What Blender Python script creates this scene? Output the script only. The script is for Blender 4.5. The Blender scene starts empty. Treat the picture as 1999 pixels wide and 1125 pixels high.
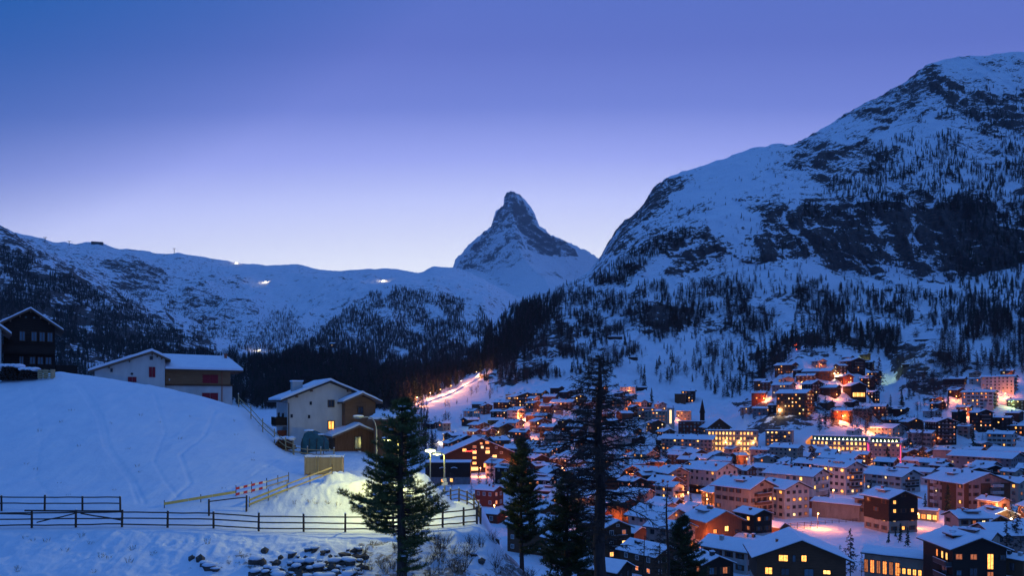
import bpy, math, random, colorsys
import numpy as np
from mathutils import Vector, Matrix
random.seed(7); rng = np.random.default_rng(11)
S = bpy.context.scene
COL = S.collection
F, CX, HY = 1430.0, 999.5, 785.0          # focal length, centre column and horizon row, in pixels of the photograph

# ------------------------------------------------------------------ camera
cd = bpy.data.cameras.new("camera"); cam = bpy.data.objects.new("camera", cd); COL.objects.link(cam)
cd.sensor_width = 36; cd.lens = 36 * F / 1999; cd.shift_y = (HY - 562.5) / 1999
cd.clip_start = 0.5; cd.clip_end = 60000
cam.location = (0, 0, 0); cam.rotation_euler = (math.radians(90), 0, 0)
S.camera = cam

# ------------------------------------------------------------------ dusk sky
W = bpy.data.worlds.new("World"); S.world = W; W.use_nodes = True
nt = W.node_tree; nt.nodes.clear()
def N(t, **k):
    n = nt.nodes.new(t)
    for a, b in k.items(): setattr(n, a, b)
    return n
def mathn(op, a, b=None):
    n = N('ShaderNodeMath', operation=op)
    for i, v in enumerate((a, b)):
        if v is None: continue
        if isinstance(v, (int, float)): n.inputs[i].default_value = v
        else: nt.links.new(v, n.inputs[i])
    return n.outputs[0]
tc = N('ShaderNodeTexCoord'); sx = N('ShaderNodeSeparateXYZ'); nt.links.new(tc.outputs['Generated'], sx.inputs[0])
el = mathn('ARCSINE', sx.outputs[2])
hl = mathn('SQRT', mathn('ADD', mathn('MULTIPLY', sx.outputs[0], sx.outputs[0]), mathn('MULTIPLY', sx.outputs[1], sx.outputs[1])))
gl = mathn('DIVIDE', mathn('ADD', mathn('MULTIPLY', sx.outputs[1], 0.9995), mathn('MULTIPLY', sx.outputs[0], 0.02)), mathn('ADD', hl, 1e-4))
away = mathn('SUBTRACT', 1.0, gl)          # 0 towards the afterglow, 2 behind the camera
eff = mathn('ADD', mathn('MULTIPLY', el, 180 / math.pi), mathn('MULTIPLY', away, 22.0))
t = mathn('DIVIDE', eff, 115.0)
ramp = N('ShaderNodeValToRGB'); nt.links.new(t, ramp.inputs[0])
ramp.color_ramp.interpolation = 'LINEAR'
stops = [(0, (.92, .96, 1.08)), (10.5, (.90, .94, 1.08)), (13, (.74, .79, 1.06)), (15.5, (.60, .66, 1.08)), (18.5, (.37, .43, .95)),
         (22, (.185, .245, .70)), (26, (.120, .172, .57)), (31, (.090, .155, .53)), (42, (.084, .180, .56)), (65, (.084, .220, .61)), (115, (.090, .250, .66))]
cr = ramp.color_ramp
while len(cr.elements) < len(stops): cr.elements.new(0.5)
for e, (a, c) in zip(cr.elements, stops): e.position = a / 115; e.color = (*c, 1)
bg = N('ShaderNodeBackground'); bg.inputs[1].default_value = 1.0
# the eastern sky behind the viewer is already darker
dk = mathn('ADD', 1.0, mathn('MULTIPLY', mathn('MINIMUM', sx.outputs[1], 0.0), 0.45))
vm = N('ShaderNodeVectorMath', operation='SCALE'); nt.links.new(ramp.outputs[0], vm.inputs[0]); nt.links.new(dk, vm.inputs['Scale'])
# deeper teal blue high up on the left, away from the glow
tl = mathn('DIVIDE', mathn('SUBTRACT', mathn('ADD', mathn('MULTIPLY', sx.outputs[0], -1.0), mathn('MULTIPLY', sx.outputs[2], 1.5)), 0.80), 0.40)
mr = N('ShaderNodeMapRange'); mr.interpolation_type = 'SMOOTHSTEP'; nt.links.new(sx.outputs[2], mr.inputs[0]); mr.inputs[1].default_value = .5; mr.inputs[2].default_value = .8; mr.inputs[3].default_value = 1.0; mr.inputs[4].default_value = 0.0
tcl = N('ShaderNodeClamp'); nt.links.new(tl, tcl.inputs[0]); tf = mathn('MULTIPLY', tcl.outputs[0], mr.outputs[0])
mxs = N('ShaderNodeMix', data_type='RGBA'); nt.links.new(tf, mxs.inputs[0]); nt.links.new(vm.outputs[0], mxs.inputs[6]); mxs.inputs[7].default_value = (.002, .095, .38, 1)
nt.links.new(mxs.outputs[2], bg.inputs[0])
out = N('ShaderNodeOutputWorld'); nt.links.new(bg.outputs[0], out.inputs[0])

S.view_settings.view_transform = 'Standard'; S.view_settings.look = 'None'
S.view_settings.exposure = 0.2; S.view_settings.gamma = 1.0; S.view_settings.use_curve_mapping = False
S.render.engine = 'CYCLES'
cy = S.cycles
cy.use_denoising = True; cy.max_bounces = 5; cy.diffuse_bounces = 3; cy.glossy_bounces = 2; cy.transmission_bounces = 2
cy.volume_bounces = 0; cy.transparent_max_bounces = 8; cy.sample_clamp_indirect = 3.0; cy.sample_clamp_direct = 0
try: cy.use_light_tree = True
except Exception: pass
cy.use_adaptive_sampling = False

# ------------------------------------------------------------------ materials
MATS = {}
def new_mat(name):
    m = bpy.data.materials.new(name); m.use_nodes = True
    n = m.node_tree; b = n.nodes['Principled BSDF']
    MATS[name] = m
    return m, n, b
def ramp_node(n, fac, stops, interp='LINEAR'):
    r = n.nodes.new('ShaderNodeValToRGB'); n.links.new(fac, r.inputs[0]); c = r.color_ramp; c.interpolation = interp
    while len(c.elements) < len(stops): c.elements.new(0.5)
    for e, (p, col) in zip(c.elements, stops): e.position = p; e.color = (*col, 1)
    return r.outputs[0]
def noise_node(n, scale, detail=4, rough=0.55, vec=None, dist=0.0):
    t = n.nodes.new('ShaderNodeTexNoise'); t.inputs['Scale'].default_value = scale; t.inputs['Detail'].default_value = detail
    t.inputs['Roughness'].default_value = rough; t.inputs['Distortion'].default_value = dist
    if vec is not None: n.links.new(vec, t.inputs['Vector'])
    return t.outputs['Fac']
def objvec(n, scale=(1, 1, 1), rot=(0, 0, 0)):
    tc = n.nodes.new('ShaderNodeTexCoord'); mp = n.nodes.new('ShaderNodeMapping')
    mp.inputs['Scale'].default_value = scale; mp.inputs['Rotation'].default_value = rot
    n.links.new(tc.outputs['Object'], mp.inputs[0]); return mp.outputs[0]
def bump(n, b, fac, strength, dist):
    bp = n.nodes.new('ShaderNodeBump'); bp.inputs['Strength'].default_value = strength; bp.inputs['Distance'].default_value = dist
    n.links.new(fac, bp.inputs['Height']); n.links.new(bp.outputs[0], b.inputs['Normal'])
def simple(name, c1, c2, scale=3.0, rough=0.8, stretch=(1, 1, 1), bmp=0.0, bd=0.02, spec=0.3, metal=0.0):
    m, n, b = new_mat(name)
    v = objvec(n, stretch); f = noise_node(n, scale, 5, 0.6, v)
    n.links.new(ramp_node(n, f, [(0.3, c1), (0.7, c2)]), b.inputs['Base Color'])
    b.inputs['Roughness'].default_value = rough; b.inputs['Specular IOR Level'].default_value = spec; b.inputs['Metallic'].default_value = metal
    if bmp: bump(n, b, f, bmp, bd)
    return m
SNOW1, SNOW2 = (.70, .78, .90), (.80, .86, .95)
def snow_mat(name, sc, bs, bd):
    m, n, b = new_mat(name)
    f = noise_node(n, sc, 6, 0.62); g = noise_node(n, sc * 7, 3, 0.6)
    n.links.new(ramp_node(n, f, [(0.3, SNOW1), (0.7, SNOW2)]), b.inputs['Base Color'])
    a = n.nodes.new('ShaderNodeMath'); a.operation = 'MULTIPLY_ADD'; n.links.new(g, a.inputs[0]); a.inputs[1].default_value = 0.25; n.links.new(f, a.inputs[2])
    for nd in n.nodes:
        if nd.type == 'TEX_NOISE' and not nd.inputs['Vector'].is_linked:
            tcn = n.nodes.new('ShaderNodeTexCoord'); n.links.new(tcn.outputs['Object'], nd.inputs['Vector'])
    b.inputs['Roughness'].default_value = 0.75; b.inputs['Specular IOR Level'].default_value = 0.25
    bump(n, b, a.outputs[0], bs, bd)
    return m
snow_mat('snow_roof', 0.8, 0.5, 0.25)
snow_mat('snow_small', 3.0, 0.4, 0.1)
simple('plaster_white', (.34, .33, .32), (.50, .49, .47), 0.9, 0.9, (1, 1, .3), bmp=.15)
simple('plaster_cream', (.24, .20, .16), (.36, .31, .25), 0.9, 0.9, (1, 1, .3), bmp=.15)
simple('plaster_pink', (.26, .19, .17), (.38, .29, .26), 0.9, 0.9, (1, 1, .3), bmp=.15)
simple('plaster_bright', (.46, .45, .43), (.60, .59, .57), 0.8, 0.9, (1, 1, .3), bmp=.15)
simple('plaster_grey', (.13, .14, .15), (.22, .23, .25), 0.9, 0.9, (1, 1, .3))
def wood(name, c1, c2, plank=5.0, vertical=False):
    m, n, b = new_mat(name)
    v = objvec(n, (1, 1, 1)); s = n.nodes.new('ShaderNodeSeparateXYZ'); n.links.new(v, s.inputs[0])
    f = noise_node(n, 2.0, 6, .65, objvec(n, (3, 3, .3) if vertical else (.4, .4, 6)))
    if vertical:
        ad = n.nodes.new('ShaderNodeMath'); ad.operation = 'ADD'; n.links.new(s.outputs[0], ad.inputs[0]); n.links.new(s.outputs[1], ad.inputs[1]); src = ad.outputs[0]
    else: src = s.outputs[2]
    mu = n.nodes.new('ShaderNodeMath'); mu.operation = 'MULTIPLY'; n.links.new(src, mu.inputs[0]); mu.inputs[1].default_value = plank
    fr = n.nodes.new('ShaderNodeMath'); fr.operation = 'FRACT'; n.links.new(mu.outputs[0], fr.inputs[0])
    gap = ramp_node(n, fr.outputs[0], [(0.0, (.25, .25, .25)), (0.1, (1, 1, 1))])
    base = ramp_node(n, f, [(0.3, c1), (0.7, c2)])
    mx = n.nodes.new('ShaderNodeMix'); mx.data_type = 'RGBA'; mx.blend_type = 'MULTIPLY'; mx.inputs[0].default_value = 1
    n.links.new(base, mx.inputs[6]); n.links.new(gap, mx.inputs[7]); n.links.new(mx.outputs[2], b.inputs['Base Color'])
    b.inputs['Roughness'].default_value = .8; b.inputs['Specular IOR Level'].default_value = .2
    return m
wood('timber_dark', (.018, .013, .012), (.045, .030, .026), 3.0)
wood('timber_brown', (.08, .040, .024), (.16, .080, .045), 3.0)
wood('timber_red', (.14, .035, .022), (.22, .060, .035), 3.0)
wood('timber_light', (.30, .19, .10), (.42, .28, .16), 4.0)
wood('timber_warm', (.16, .085, .05), (.27, .155, .09), 6.0)
wood('timber_upright', (.10, .05, .032), (.20, .10, .06), 5.0, True)
wood('timber_honey', (.22, .115, .06), (.34, .19, .10), 5.0)
simple('timber_blue_grey', (.03, .045, .07), (.05, .07, .10), 2, .8)
simple('roof_edge', (.03, .022, .02), (.07, .045, .035), 2, .8)
simple('roof_edge_warm', (.12, .07, .045), (.20, .12, .08), 2, .8)
simple('roof_green', (.05, .13, .12), (.08, .18, .16), 1, .6)
simple('fence_wood', (.035, .026, .022), (.085, .062, .050), 4, .85, (1, 1, 1), .3)
simple('pale_wood', (.30, .23, .13), (.46, .37, .22), 5, .8)
simple('barrier_yellow', (.50, .38, .10), (.62, .48, .16), 4, .7)
simple('barrier_red', (.45, .03, .04), (.55, .05, .06), 4, .7)
simple('barrier_white', (.6, .6, .58), (.7, .7, .68), 4, .7)
simple('shutter_red', (.20, .010, .022), (.27, .016, .032), 4, .6)
simple('stone_dark', (.05, .042, .04), (.14, .115, .10), 4, .95, bmp=.6, bd=.05)
simple('stone_grey', (.16, .16, .17), (.28, .28, .29), 2, .95, bmp=.4, bd=.05)
simple('bark', (.045, .030, .026), (.11, .075, .060), 6, .95, (1, 1, .25), .8, .04)
simple('bark_larch', (.030, .022, .021), (.075, .052, .045), 5, .95, (1, 1, .25), .8, .04)
simple('needles', (.060, .080, .024), (.150, .160, .045), 1.3, .7)
simple('needles_dark', (.026, .042, .016), (.062, .080, .028), 1.3, .7)
simple('twig', (.045, .030, .024), (.09, .060, .045), 3, .9)
simple('forest_twig', (.035, .034, .036), (.070, .066, .064), .02, .95)
simple('forest_needles', (.014, .030, .026), (.032, .056, .040), .02, .95)
simple('metal_grey', (.22, .23, .22), (.30, .31, .29), 3, .45, metal=.7)
simple('metal_dark', (.03, .03, .035), (.05, .05, .055), 3, .5)
simple('tarp_blue', (.015, .07, .10), (.03, .12, .16), 2, .55)
simple('brick_red', (.30, .09, .05), (.42, .14, .08), 8, .85)
simple('dry_grass', (.16, .11, .05), (.26, .19, .09), 5, .9)
simple('curtain', (.5, .45, .4), (.6, .55, .5), 5, .9)
simple('frame_white', (.55, .55, .53), (.62, .62, .6), 5, .6)
simple('frame_brown', (.05, .03, .02), (.08, .05, .035), 5, .6)
m, n, b = new_mat('glass_dark'); b.inputs['Base Color'].default_value = (.02, .03, .045, 1); b.inputs['Roughness'].default_value = .08; b.inputs['Specular IOR Level'].default_value = .8
m, n, b = new_mat('glass_sky'); b.inputs['Base Color'].default_value = (.05, .12, .17, 1); b.inputs['Roughness'].default_value = .15; b.inputs['Specular IOR Level'].default_value = 1
def glow(name, col, st, var=True, sample=False):
    m, n, b = new_mat(name)
    b.inputs['Base Color'].default_value = (.05, .05, .05, 1)
    b.inputs['Emission Color'].default_value = (*col, 1); b.inputs['Emission Strength'].default_value = st
    if var:   # a room seen through the pane: brighter and darker patches
        f = noise_node(n, 1.7, 3, .6, objvec(n, (1.4, 1.4, 1.1)))
        n.links.new(ramp_node(n, f, [(0.32, tuple(c * .35 for c in col)), (0.5, col), (0.72, tuple(min(1, c * 1.5) for c in col))]), b.inputs['Emission Color'])
    m.cycles.emission_sampling = 'AUTO' if sample else 'NONE'
    return m
glow('lit_amber', (1.0, .36, .07), 2.3)
glow('lit_orange', (1.0, .25, .05), 1.7)
glow('lit_yellow', (1.0, .48, .12), 2.7)
glow('lit_pale', (1.0, .64, .30), 1.9)
glow('lit_dim', (.8, .22, .06), .5)
glow('lamp_orange', (1.0, .45, .13), 16, False)
glow('lamp_white', (1.0, .85, .55), 14, False)
glow('lamp_yellow', (.95, 1.0, .40), 9, False)
glow('lamp_green', (.35, 1.0, .55), 8, False)
glow('neon_red', (1.0, .05, .05), 4, False)
glow('cross_red', (1.0, .12, .05), 2.2, False)
glow('neon_pink', (1.0, .05, .25), 2.0, False)
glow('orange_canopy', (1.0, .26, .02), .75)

# ------------------------------------------------------------------ mesh helpers
def P(u, v, Y): return ((u - CX) / F * Y, Y, (HY - v) / F * Y)
class MB:
    def __init__(s): s.v = []; s.f = []; s.m = []
    def quad(s, pts, mi=0):
        k = len(s.v); s.v += [tuple(p) for p in pts]; s.f.append(tuple(range(k, k + len(pts)))); s.m.append(mi)
    def box(s, lo, hi, mi=0, M=None):
        (a, b, c), (d, e, f) = lo, hi
        p = [(a, b, c), (d, b, c), (d, e, c), (a, e, c), (a, b, f), (d, b, f), (d, e, f), (a, e, f)]
        if M is not None: p = [tuple(M @ Vector(q)) for q in p]
        k = len(s.v); s.v += p
        for q in ((0, 3, 2, 1), (4, 5, 6, 7), (0, 1, 5, 4), (1, 2, 6, 5), (2, 3, 7, 6), (3, 0, 4, 7)):
            s.f.append(tuple(k + i for i in q)); s.m.append(mi)
    def prism(s, poly, d, mi=0):            # poly: points, d: extrusion vector
        k = len(s.v); nn = len(poly); s.v += [tuple(p) for p in poly] + [tuple(Vector(p) + Vector(d)) for p in poly]
        s.f.append(tuple(range(k, k + nn))[::-1]); s.f.append(tuple(range(k + nn, k + 2 * nn))); s.m += [mi, mi]
        for i in range(nn):
            j = (i + 1) % nn; s.f.append((k + i, k + j, k + nn + j, k + nn + i)); s.m.append(mi)
    def tube(s, pts, rad, sides=6, mi=0, cap=True):
        pts = [Vector(p) for p in pts]; k0 = len(s.v)
        if isinstance(rad, (int, float)): rad = [rad] * len(pts)
        for i, p in enumerate(pts):
            d = (pts[min(i + 1, len(pts) - 1)] - pts[max(i - 1, 0)]).normalized()
            a = Vector((0, 0, 1)) if abs(d.z) < .9 else Vector((1, 0, 0))
            x = d.cross(a).normalized(); y = d.cross(x)
            for q in range(sides):
                an = 2 * math.pi * q / sides
                s.v.append(tuple(p + (x * math.cos(an) + y * math.sin(an)) * rad[i]))
        for i in range(len(pts) - 1):
            for q in range(sides):
                r = (q + 1) % sides; s.f.append((k0 + i * sides + q, k0 + i * sides + r, k0 + (i + 1) * sides + r, k0 + (i + 1) * sides + q)); s.m.append(mi)
        if cap:
            s.f.append(tuple(range(k0, k0 + sides))); s.m.append(mi)
            e = k0 + (len(pts) - 1) * sides; s.f.append(tuple(range(e, e + sides))[::-1]); s.m.append(mi)
    def blob(s, c, r, mi=0, nu=10, nv=6, jit=.12, rnd=random):
        k = len(s.v); c = Vector(c)
        for j in range(nv + 1):
            ph = math.pi * j / nv
            for i in range(nu):
                th = 2 * math.pi * i / nu; q = 1 + rnd.uniform(-jit, jit)
                s.v.append((c.x + r[0] * q * math.sin(ph) * math.cos(th), c.y + r[1] * q * math.sin(ph) * math.sin(th), c.z + r[2] * q * math.cos(ph)))
        for j in range(nv):
            for i in range(nu):
                i2 = (i + 1) % nu; s.f.append((k + j * nu + i, k + (j + 1) * nu + i, k + (j + 1) * nu + i2, k + j * nu + i2)); s.m.append(mi)
    def mesh(s, name, mats, smooth=False):
        me = bpy.data.meshes.new(name); me.from_pydata(s.v, [], s.f)
        for mm in mats: me.materials.append(MATS[mm] if isinstance(mm, str) else mm)
        if len(mats) > 1: me.polygons.foreach_set('material_index', s.m)
        if smooth: me.polygons.foreach_set('use_smooth', [True] * len(s.f))
        me.update(); return me
def obj(name, me, parent=None, loc=None, rotz=None):
    o = bpy.data.objects.new(name, me); COL.objects.link(o)
    if parent is not None: o.parent = parent
    if loc is not None: o.location = loc
    if rotz is not None: o.rotation_euler = (0, 0, rotz)
    return o
def tag(o, label=None, cat=None, group=None, kind=None):
    if label: o['label'] = label
    if cat: o['category'] = cat
    if group: o['group'] = group
    if kind: o['kind'] = kind
    return o
def npmesh(name, V, Fq, mats, matidx=None, smooth=False):
    """fast mesh from arrays; Fq is (n,3) or (n,4)"""
    me = bpy.data.meshes.new(name); k = Fq.shape[1]
    me.vertices.add(len(V)); me.vertices.foreach_set('co', V.astype(np.float32).ravel())
    me.loops.add(Fq.size); me.loops.foreach_set('vertex_index', Fq.astype(np.int32).ravel())
    me.polygons.add(len(Fq)); me.polygons.foreach_set('loop_start', np.arange(0, Fq.size, k, dtype=np.int32))
    me.polygons.foreach_set('loop_total', np.full(len(Fq), k, dtype=np.int32))
    for mm in mats: me.materials.append(MATS[mm] if isinstance(mm, str) else mm)
    if matidx is not None: me.polygons.foreach_set('material_index', matidx.astype(np.int32))
    if smooth: me.polygons.foreach_set('use_smooth', np.ones(len(Fq), dtype=bool))
    me.update(calc_edges=True); return me

# ------------------------------------------------------------------ numpy noise
def _h(ix, iy, iz, seed):
    h = (ix * np.uint32(374761393) + iy * np.uint32(668265263) + iz * np.uint32(2246822519) + np.uint32(seed * 3266489917 & 0xffffffff))
    h = (h ^ (h >> np.uint32(13))) * np.uint32(1274126177); h = h ^ (h >> np.uint32(16))
    return h.astype(np.float32) / np.float32(4294967295.0)
def vnoise(x, y, z, seed=0):
    x = np.asarray(x, dtype=np.float64) + 5000; y = np.asarray(y, dtype=np.float64) + 5000; z = np.asarray(z, dtype=np.float64) + 5000
    xi = np.floor(x); yi = np.floor(y); zi = np.floor(z); fx = x - xi; fy = y - yi; fz = z - zi
    xi = xi.astype(np.uint32); yi = yi.astype(np.uint32); zi = zi.astype(np.uint32)
    fx = fx * fx * fx * (fx * (fx * 6 - 15) + 10); fy = fy * fy * fy * (fy * (fy * 6 - 15) + 10); fz = fz * fz * fz * (fz * (fz * 6 - 15) + 10)
    o = np.uint32(1); r = 0
    for dz, wz in ((0, 1 - fz), (1, fz)):
        for dy, wy in ((0, 1 - fy), (1, fy)):
            for dx, wx in ((0, 1 - fx), (1, fx)):
                r = r + _h(xi + np.uint32(dx), yi + np.uint32(dy), zi + np.uint32(dz), seed) * wx * wy * wz
    return r * 2 - 1
def fbm(x, y, z=0.0, octv=4, seed=0, gain=.5):
    x = np.asarray(x, dtype=np.float64); z = np.asarray(z, dtype=np.float64) + np.zeros_like(x)
    a, s, t, f = 1, 0, 0, 1
    for i in range(octv):
        s = s + a * vnoise(x * f, y * f, z * f, seed + i); t += a; a *= gain; f *= 2.03
    return s / t
def ridged(x, y, z=0.0, octv=4, seed=0, gain=.5):
    x = np.asarray(x, dtype=np.float64); z = np.asarray(z, dtype=np.float64) + np.zeros_like(x)
    a, s, t, f = 1, 0, 0, 1
    for i in range(octv):
        s = s + a * (1 - 2 * np.abs(vnoise(x * f, y * f, z * f, seed + i))); t += a; a *= gain; f *= 2.03
    return s / t
def sstep(x, a, b):
    t = np.clip((x - a) / (b - a), 0, 1); return t * t * (3 - 2 * t)
def inpoly(u, v, poly):
    r = np.zeros(np.shape(u), dtype=bool); n = len(poly); j = n - 1
    for i in range(n):
        xi, yi = poly[i]; xj, yj = poly[j]
        if yi != yj: r ^= ((yi > v) != (yj > v)) & (u < (xj - xi) * (v - yi) / (yj - yi) + xi)
        j = i
    return r
# ------------------------------------------------------------------ terrain
# A terrain sheet is a fan of profiles seen from the town viewpoint; each guide line gives distance and height along the fan.
class Terrain:
    def __init__(s, cols, lines, smooth_c=3, smooth_r=2):
        s.u = np.array(cols, dtype=float); n = len(s.u)
        Ls = []
        for (yp, kind, vp, seg) in lines:
            Y = np.interp(s.u, [a for a, _ in yp], [b for _, b in yp]) if isinstance(yp, list) else np.full(n, float(yp))
            q = np.interp(s.u, [a for a, _ in vp], [b for _, b in vp]) if isinstance(vp, list) else np.full(n, float(vp))
            Z = q if kind == 'z' else (HY - q) / F * Y
            Ls.append((Y, Z, seg))
        Ys, Zs = [], []
        for (Y0, Z0, seg), (Y1, Z1, _) in zip(Ls[:-1], Ls[1:]):
            for k in range(seg):
                t = k / seg
                Yk = Y0 * (Y1 / Y0) ** t; tt = (Yk - Y0) / (Y1 - Y0)
                Ys.append(Yk); Zs.append(Z0 + (Z1 - Z0) * tt)
        Ys.append(Ls[-1][0]); Zs.append(Ls[-1][1])
        s.Y = np.array(Ys).T; s.Z = np.array(Zs).T        # (cols, rows)
        def sm(A, r, ax):
            if r < 1: return A
            k = np.hanning(2 * r + 3)[1:-1]; k /= k.sum()
            pad = [(0, 0), (0, 0)]; pad[ax] = (r, r); B = np.pad(A, pad, mode='edge'); o = 0
            for i, w in enumerate(k): o = o + w * np.take(B, range(i, i + A.shape[ax]), axis=ax)
            return o
        s.Y = sm(sm(s.Y, smooth_r, 1), smooth_c, 0); s.Z = sm(sm(s.Z, smooth_r, 1), smooth_c, 0)
        s.Y = np.maximum.accumulate(s.Y + np.arange(s.Y.shape[1]) * 1e-4, axis=1)
    @property
    def X(s): return (s.u[:, None] - CX) / F * s.Y
    @property
    def V(s): return HY - s.Z / s.Y * F
    def h(s, x, Y):
        u = x / Y * F + CX; c = np.clip(np.searchsorted(s.u, u) - 1, 0, len(s.u) - 2)
        w = (u - s.u[c]) / (s.u[c + 1] - s.u[c]); w = min(max(w, 0), 1)
        return (1 - w) * np.interp(Y, s.Y[c], s.Z[c]) + w * np.interp(Y, s.Y[c + 1], s.Z[c + 1])
    def hit(s, u, v):
        c = int(np.clip(np.searchsorted(s.u, u) - 1, 0, len(s.u) - 2))
        if not hasattr(s, '_V'): s._V = s.V
        p = s._V[c]; k = int(np.argmax(p <= v))
        if p[k] > v: return None
        if k == 0: return s.Y[c, 0]
        t = (p[k - 1] - v) / max(1e-6, p[k - 1] - p[k]); return s.Y[c, k - 1] + t * (s.Y[c, k] - s.Y[c, k - 1])
    def build(s, name, mats, attrs=None, smooth=True):
        n, r = s.Y.shape
        V = np.stack([s.X, s.Y, s.Z], -1).reshape(-1, 3)
        i = np.arange((n - 1) * r).reshape(n - 1, r)[:, :-1].ravel()
        Fq = np.stack([i, i + r, i + r + 1, i + 1], 1)
        me = npmesh(name, V, Fq, mats, smooth=smooth)
        for k, A in (attrs or {}).items():
            a = me.attributes.new(k, 'FLOAT', 'POINT'); a.data.foreach_set('value', A.astype(np.float32).ravel())
        o = obj(name, me); return o

def cols_for(lo, hi, fine=2.3, a=-60, b=2060, coarse=12):
    c = []
    x = lo
    while x < hi:
        c.append(x); x += fine if a <= x <= b else coarse
    c.append(hi); return c

# ---- rock and snow material for the mountains
def mountain_mat(name, zs, s1, s2, warm=(.115, .082, .066), cool=(.065, .065, .072), gain=1.0, bd=6.0):
    m, n, b = new_mat(name)
    L = n.links
    geo = n.nodes.new('ShaderNodeNewGeometry'); sp = n.nodes.new('ShaderNodeSeparateXYZ'); L.new(geo.outputs['Normal'], sp.inputs[0])
    v = objvec(n, (1, 1, zs))
    n1 = noise_node(n, s1, 6, .62, v, .4); n2 = noise_node(n, s2, 5, .65, objvec(n, (1, 1, zs * 1.4), (.1, .2, 0)), .3)
    at = n.nodes.new('ShaderNodeAttribute'); at.attribute_name = 'rock'
    def M(op, a, bb, c=None):
        q = n.nodes.new('ShaderNodeMath'); q.operation = op
        for i, x in enumerate((a, bb, c)):
            if x is None: continue
            if isinstance(x, (int, float)): q.inputs[i].default_value = x
            else: L.new(x, q.inputs[i])
        return q.outputs[0]
    slope = M('MULTIPLY', M('SUBTRACT', .78, sp.outputs[2]), .8)
    f = M('ADD', M('ADD', at.outputs['Fac'], slope), M('ADD', M('MULTIPLY', M('SUBTRACT', n1, .5), 2.4 * gain), M('MULTIPLY', M('SUBTRACT', n2, .5), 2.4 * gain)))
    mask = ramp_node(n, f, [(.44, (0, 0, 0)), (.56, (1, 1, 1))])
    rockc = ramp_node(n, n2, [(.35, tuple(c * .5 for c in cool)), (.5, cool), (.7, warm)])
    snowc = ramp_node(n, n1, [(.3, SNOW1), (.7, SNOW2)])
    mx = n.nodes.new('ShaderNodeMix'); mx.data_type = 'RGBA'; L.new(mask, mx.inputs[0]); L.new(snowc, mx.inputs[6]); L.new(rockc, mx.inputs[7])
    L.new(mx.outputs[2], b.inputs['Base Color']); b.inputs['Roughness'].default_value = .85; b.inputs['Specular IOR Level'].default_value = .15
    bump(n, b, M('ADD', n1, M('MULTIPLY', n2, .6)), .6, bd)
    return m
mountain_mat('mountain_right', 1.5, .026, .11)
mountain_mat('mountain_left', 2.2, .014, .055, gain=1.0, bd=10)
mountain_mat('mountain_peak', 1.6, .0085, .045, gain=1.25, bd=26, cool=(.06, .085, .12), warm=(.07, .09, .12))  # rock tones lightened and blued: distance haze put into the colour

# ---- T1: valley floor, terraces and the cliff mountain on the right
SKY_R = [(-700, 800), (760, 792), (800, 764), (850, 742), (900, 714), (935, 690), (960, 640), (985, 612), (1000, 600), (1040, 586), (1080, 568), (1130, 545), (1155, 527), (1172, 505),
         (1180, 490), (1192, 472), (1205, 452), (1215, 440), (1235, 425), (1252, 408), (1262, 396), (1268, 378), (1285, 362), (1310, 346), (1350, 332), (1400, 315), (1440, 300), (1470, 292), (1495, 287), (1512, 279), (1540, 283),
         (1565, 276), (1585, 262), (1600, 255), (1650, 226), (1700, 196), (1740, 175), (1775, 158), (1790, 140), (1810, 124), (1850, 112), (1900, 110), (1935, 105), (1975, 100), (1999, 103), (2300, 60), (2750, 150)]
T1 = Terrain(cols_for(-800, 2800), [
    (62, 'z', -50, 10),
    (150, 'z', -42, 26),
    ([(-800, 450), (1150, 450), (1300, 540), (1480, 520), (2800, 520)], 'z', -42, 60),
    ([(-800, 800), (900, 760), (1050, 750), (1250, 760), (1400, 760), (1480, 720), (1560, 730), (1700, 740), (2800, 760)], 'v',
     [(-800, 800), (900, 800), (980, 792), (1060, 774), (1150, 772), (1250, 785), (1350, 792), (1420, 790), (1470, 772), (1515, 722), (1560, 690), (1620, 682), (1680, 692), (1720, 732), (1745, 726), (1765, 696), (1800, 684), (1860, 662), (1999, 622), (2800, 540)], 14),
    ([(-800, 900), (1400, 850), (2800, 860)], 'v',
     [(-800, 795), (900, 775), (980, 762), (1060, 750), (1150, 748), (1250, 760), (1350, 768), (1420, 765), (1470, 762), (1515, 722), (1560, 688), (1620, 684), (1680, 690), (1720, 704), (1745, 700), (1765, 690), (1800, 684), (1860, 666), (1999, 628), (2800, 550)], 42),
    (1130, 'v', [(-800, 795), (880, 745), (950, 712), (1000, 690), (1100, 668), (1200, 655), (1300, 650), (1500, 640), (1600, 622), (1800, 618), (2000, 590), (2800, 500)], 40),
    (1360, 'v', [(-800, 793), (880, 735), (920, 705), (960, 668), (1000, 636), (1080, 602), (1150, 590), (1250, 548), (1330, 538), (1450, 522), (1560, 498), (1650, 545), (1750, 542), (1850, 556), (1999, 520), (2800, 440)], 70),
    (1480, 'v', [(-800, 793), (880, 730), (920, 699), (960, 656), (1000, 621), (1080, 588), (1150, 560), (1200, 520), (1250, 492), (1350, 452), (1450, 426), (1550, 408), (1700, 402), (1850, 398), (1999, 390), (2800, 320)], 44),
    (1820, 'v', [(-800, 793), (880, 726), (920, 696), (960, 646), (1000, 608), (1080, 574), (1150, 540), (1200, 478), (1250, 432), (1350, 378), (1450, 345), (1600, 322), (1700, 300), (1850, 252), (1999, 240), (2800, 180)], 60),
    (2300, 'v', SKY_R, 12),
    (2750, 'z', [(-800, -60), (900, -40), (1180, 80), (2000, 600), (2800, 600)], 0)])
V1 = T1.V.copy(); U1 = np.repeat(T1.u[:, None], V1.shape[1], 1)
X, Y, Z = T1.X, T1.Y, T1.Z
m = sstep(Y, 760, 1000)
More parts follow.
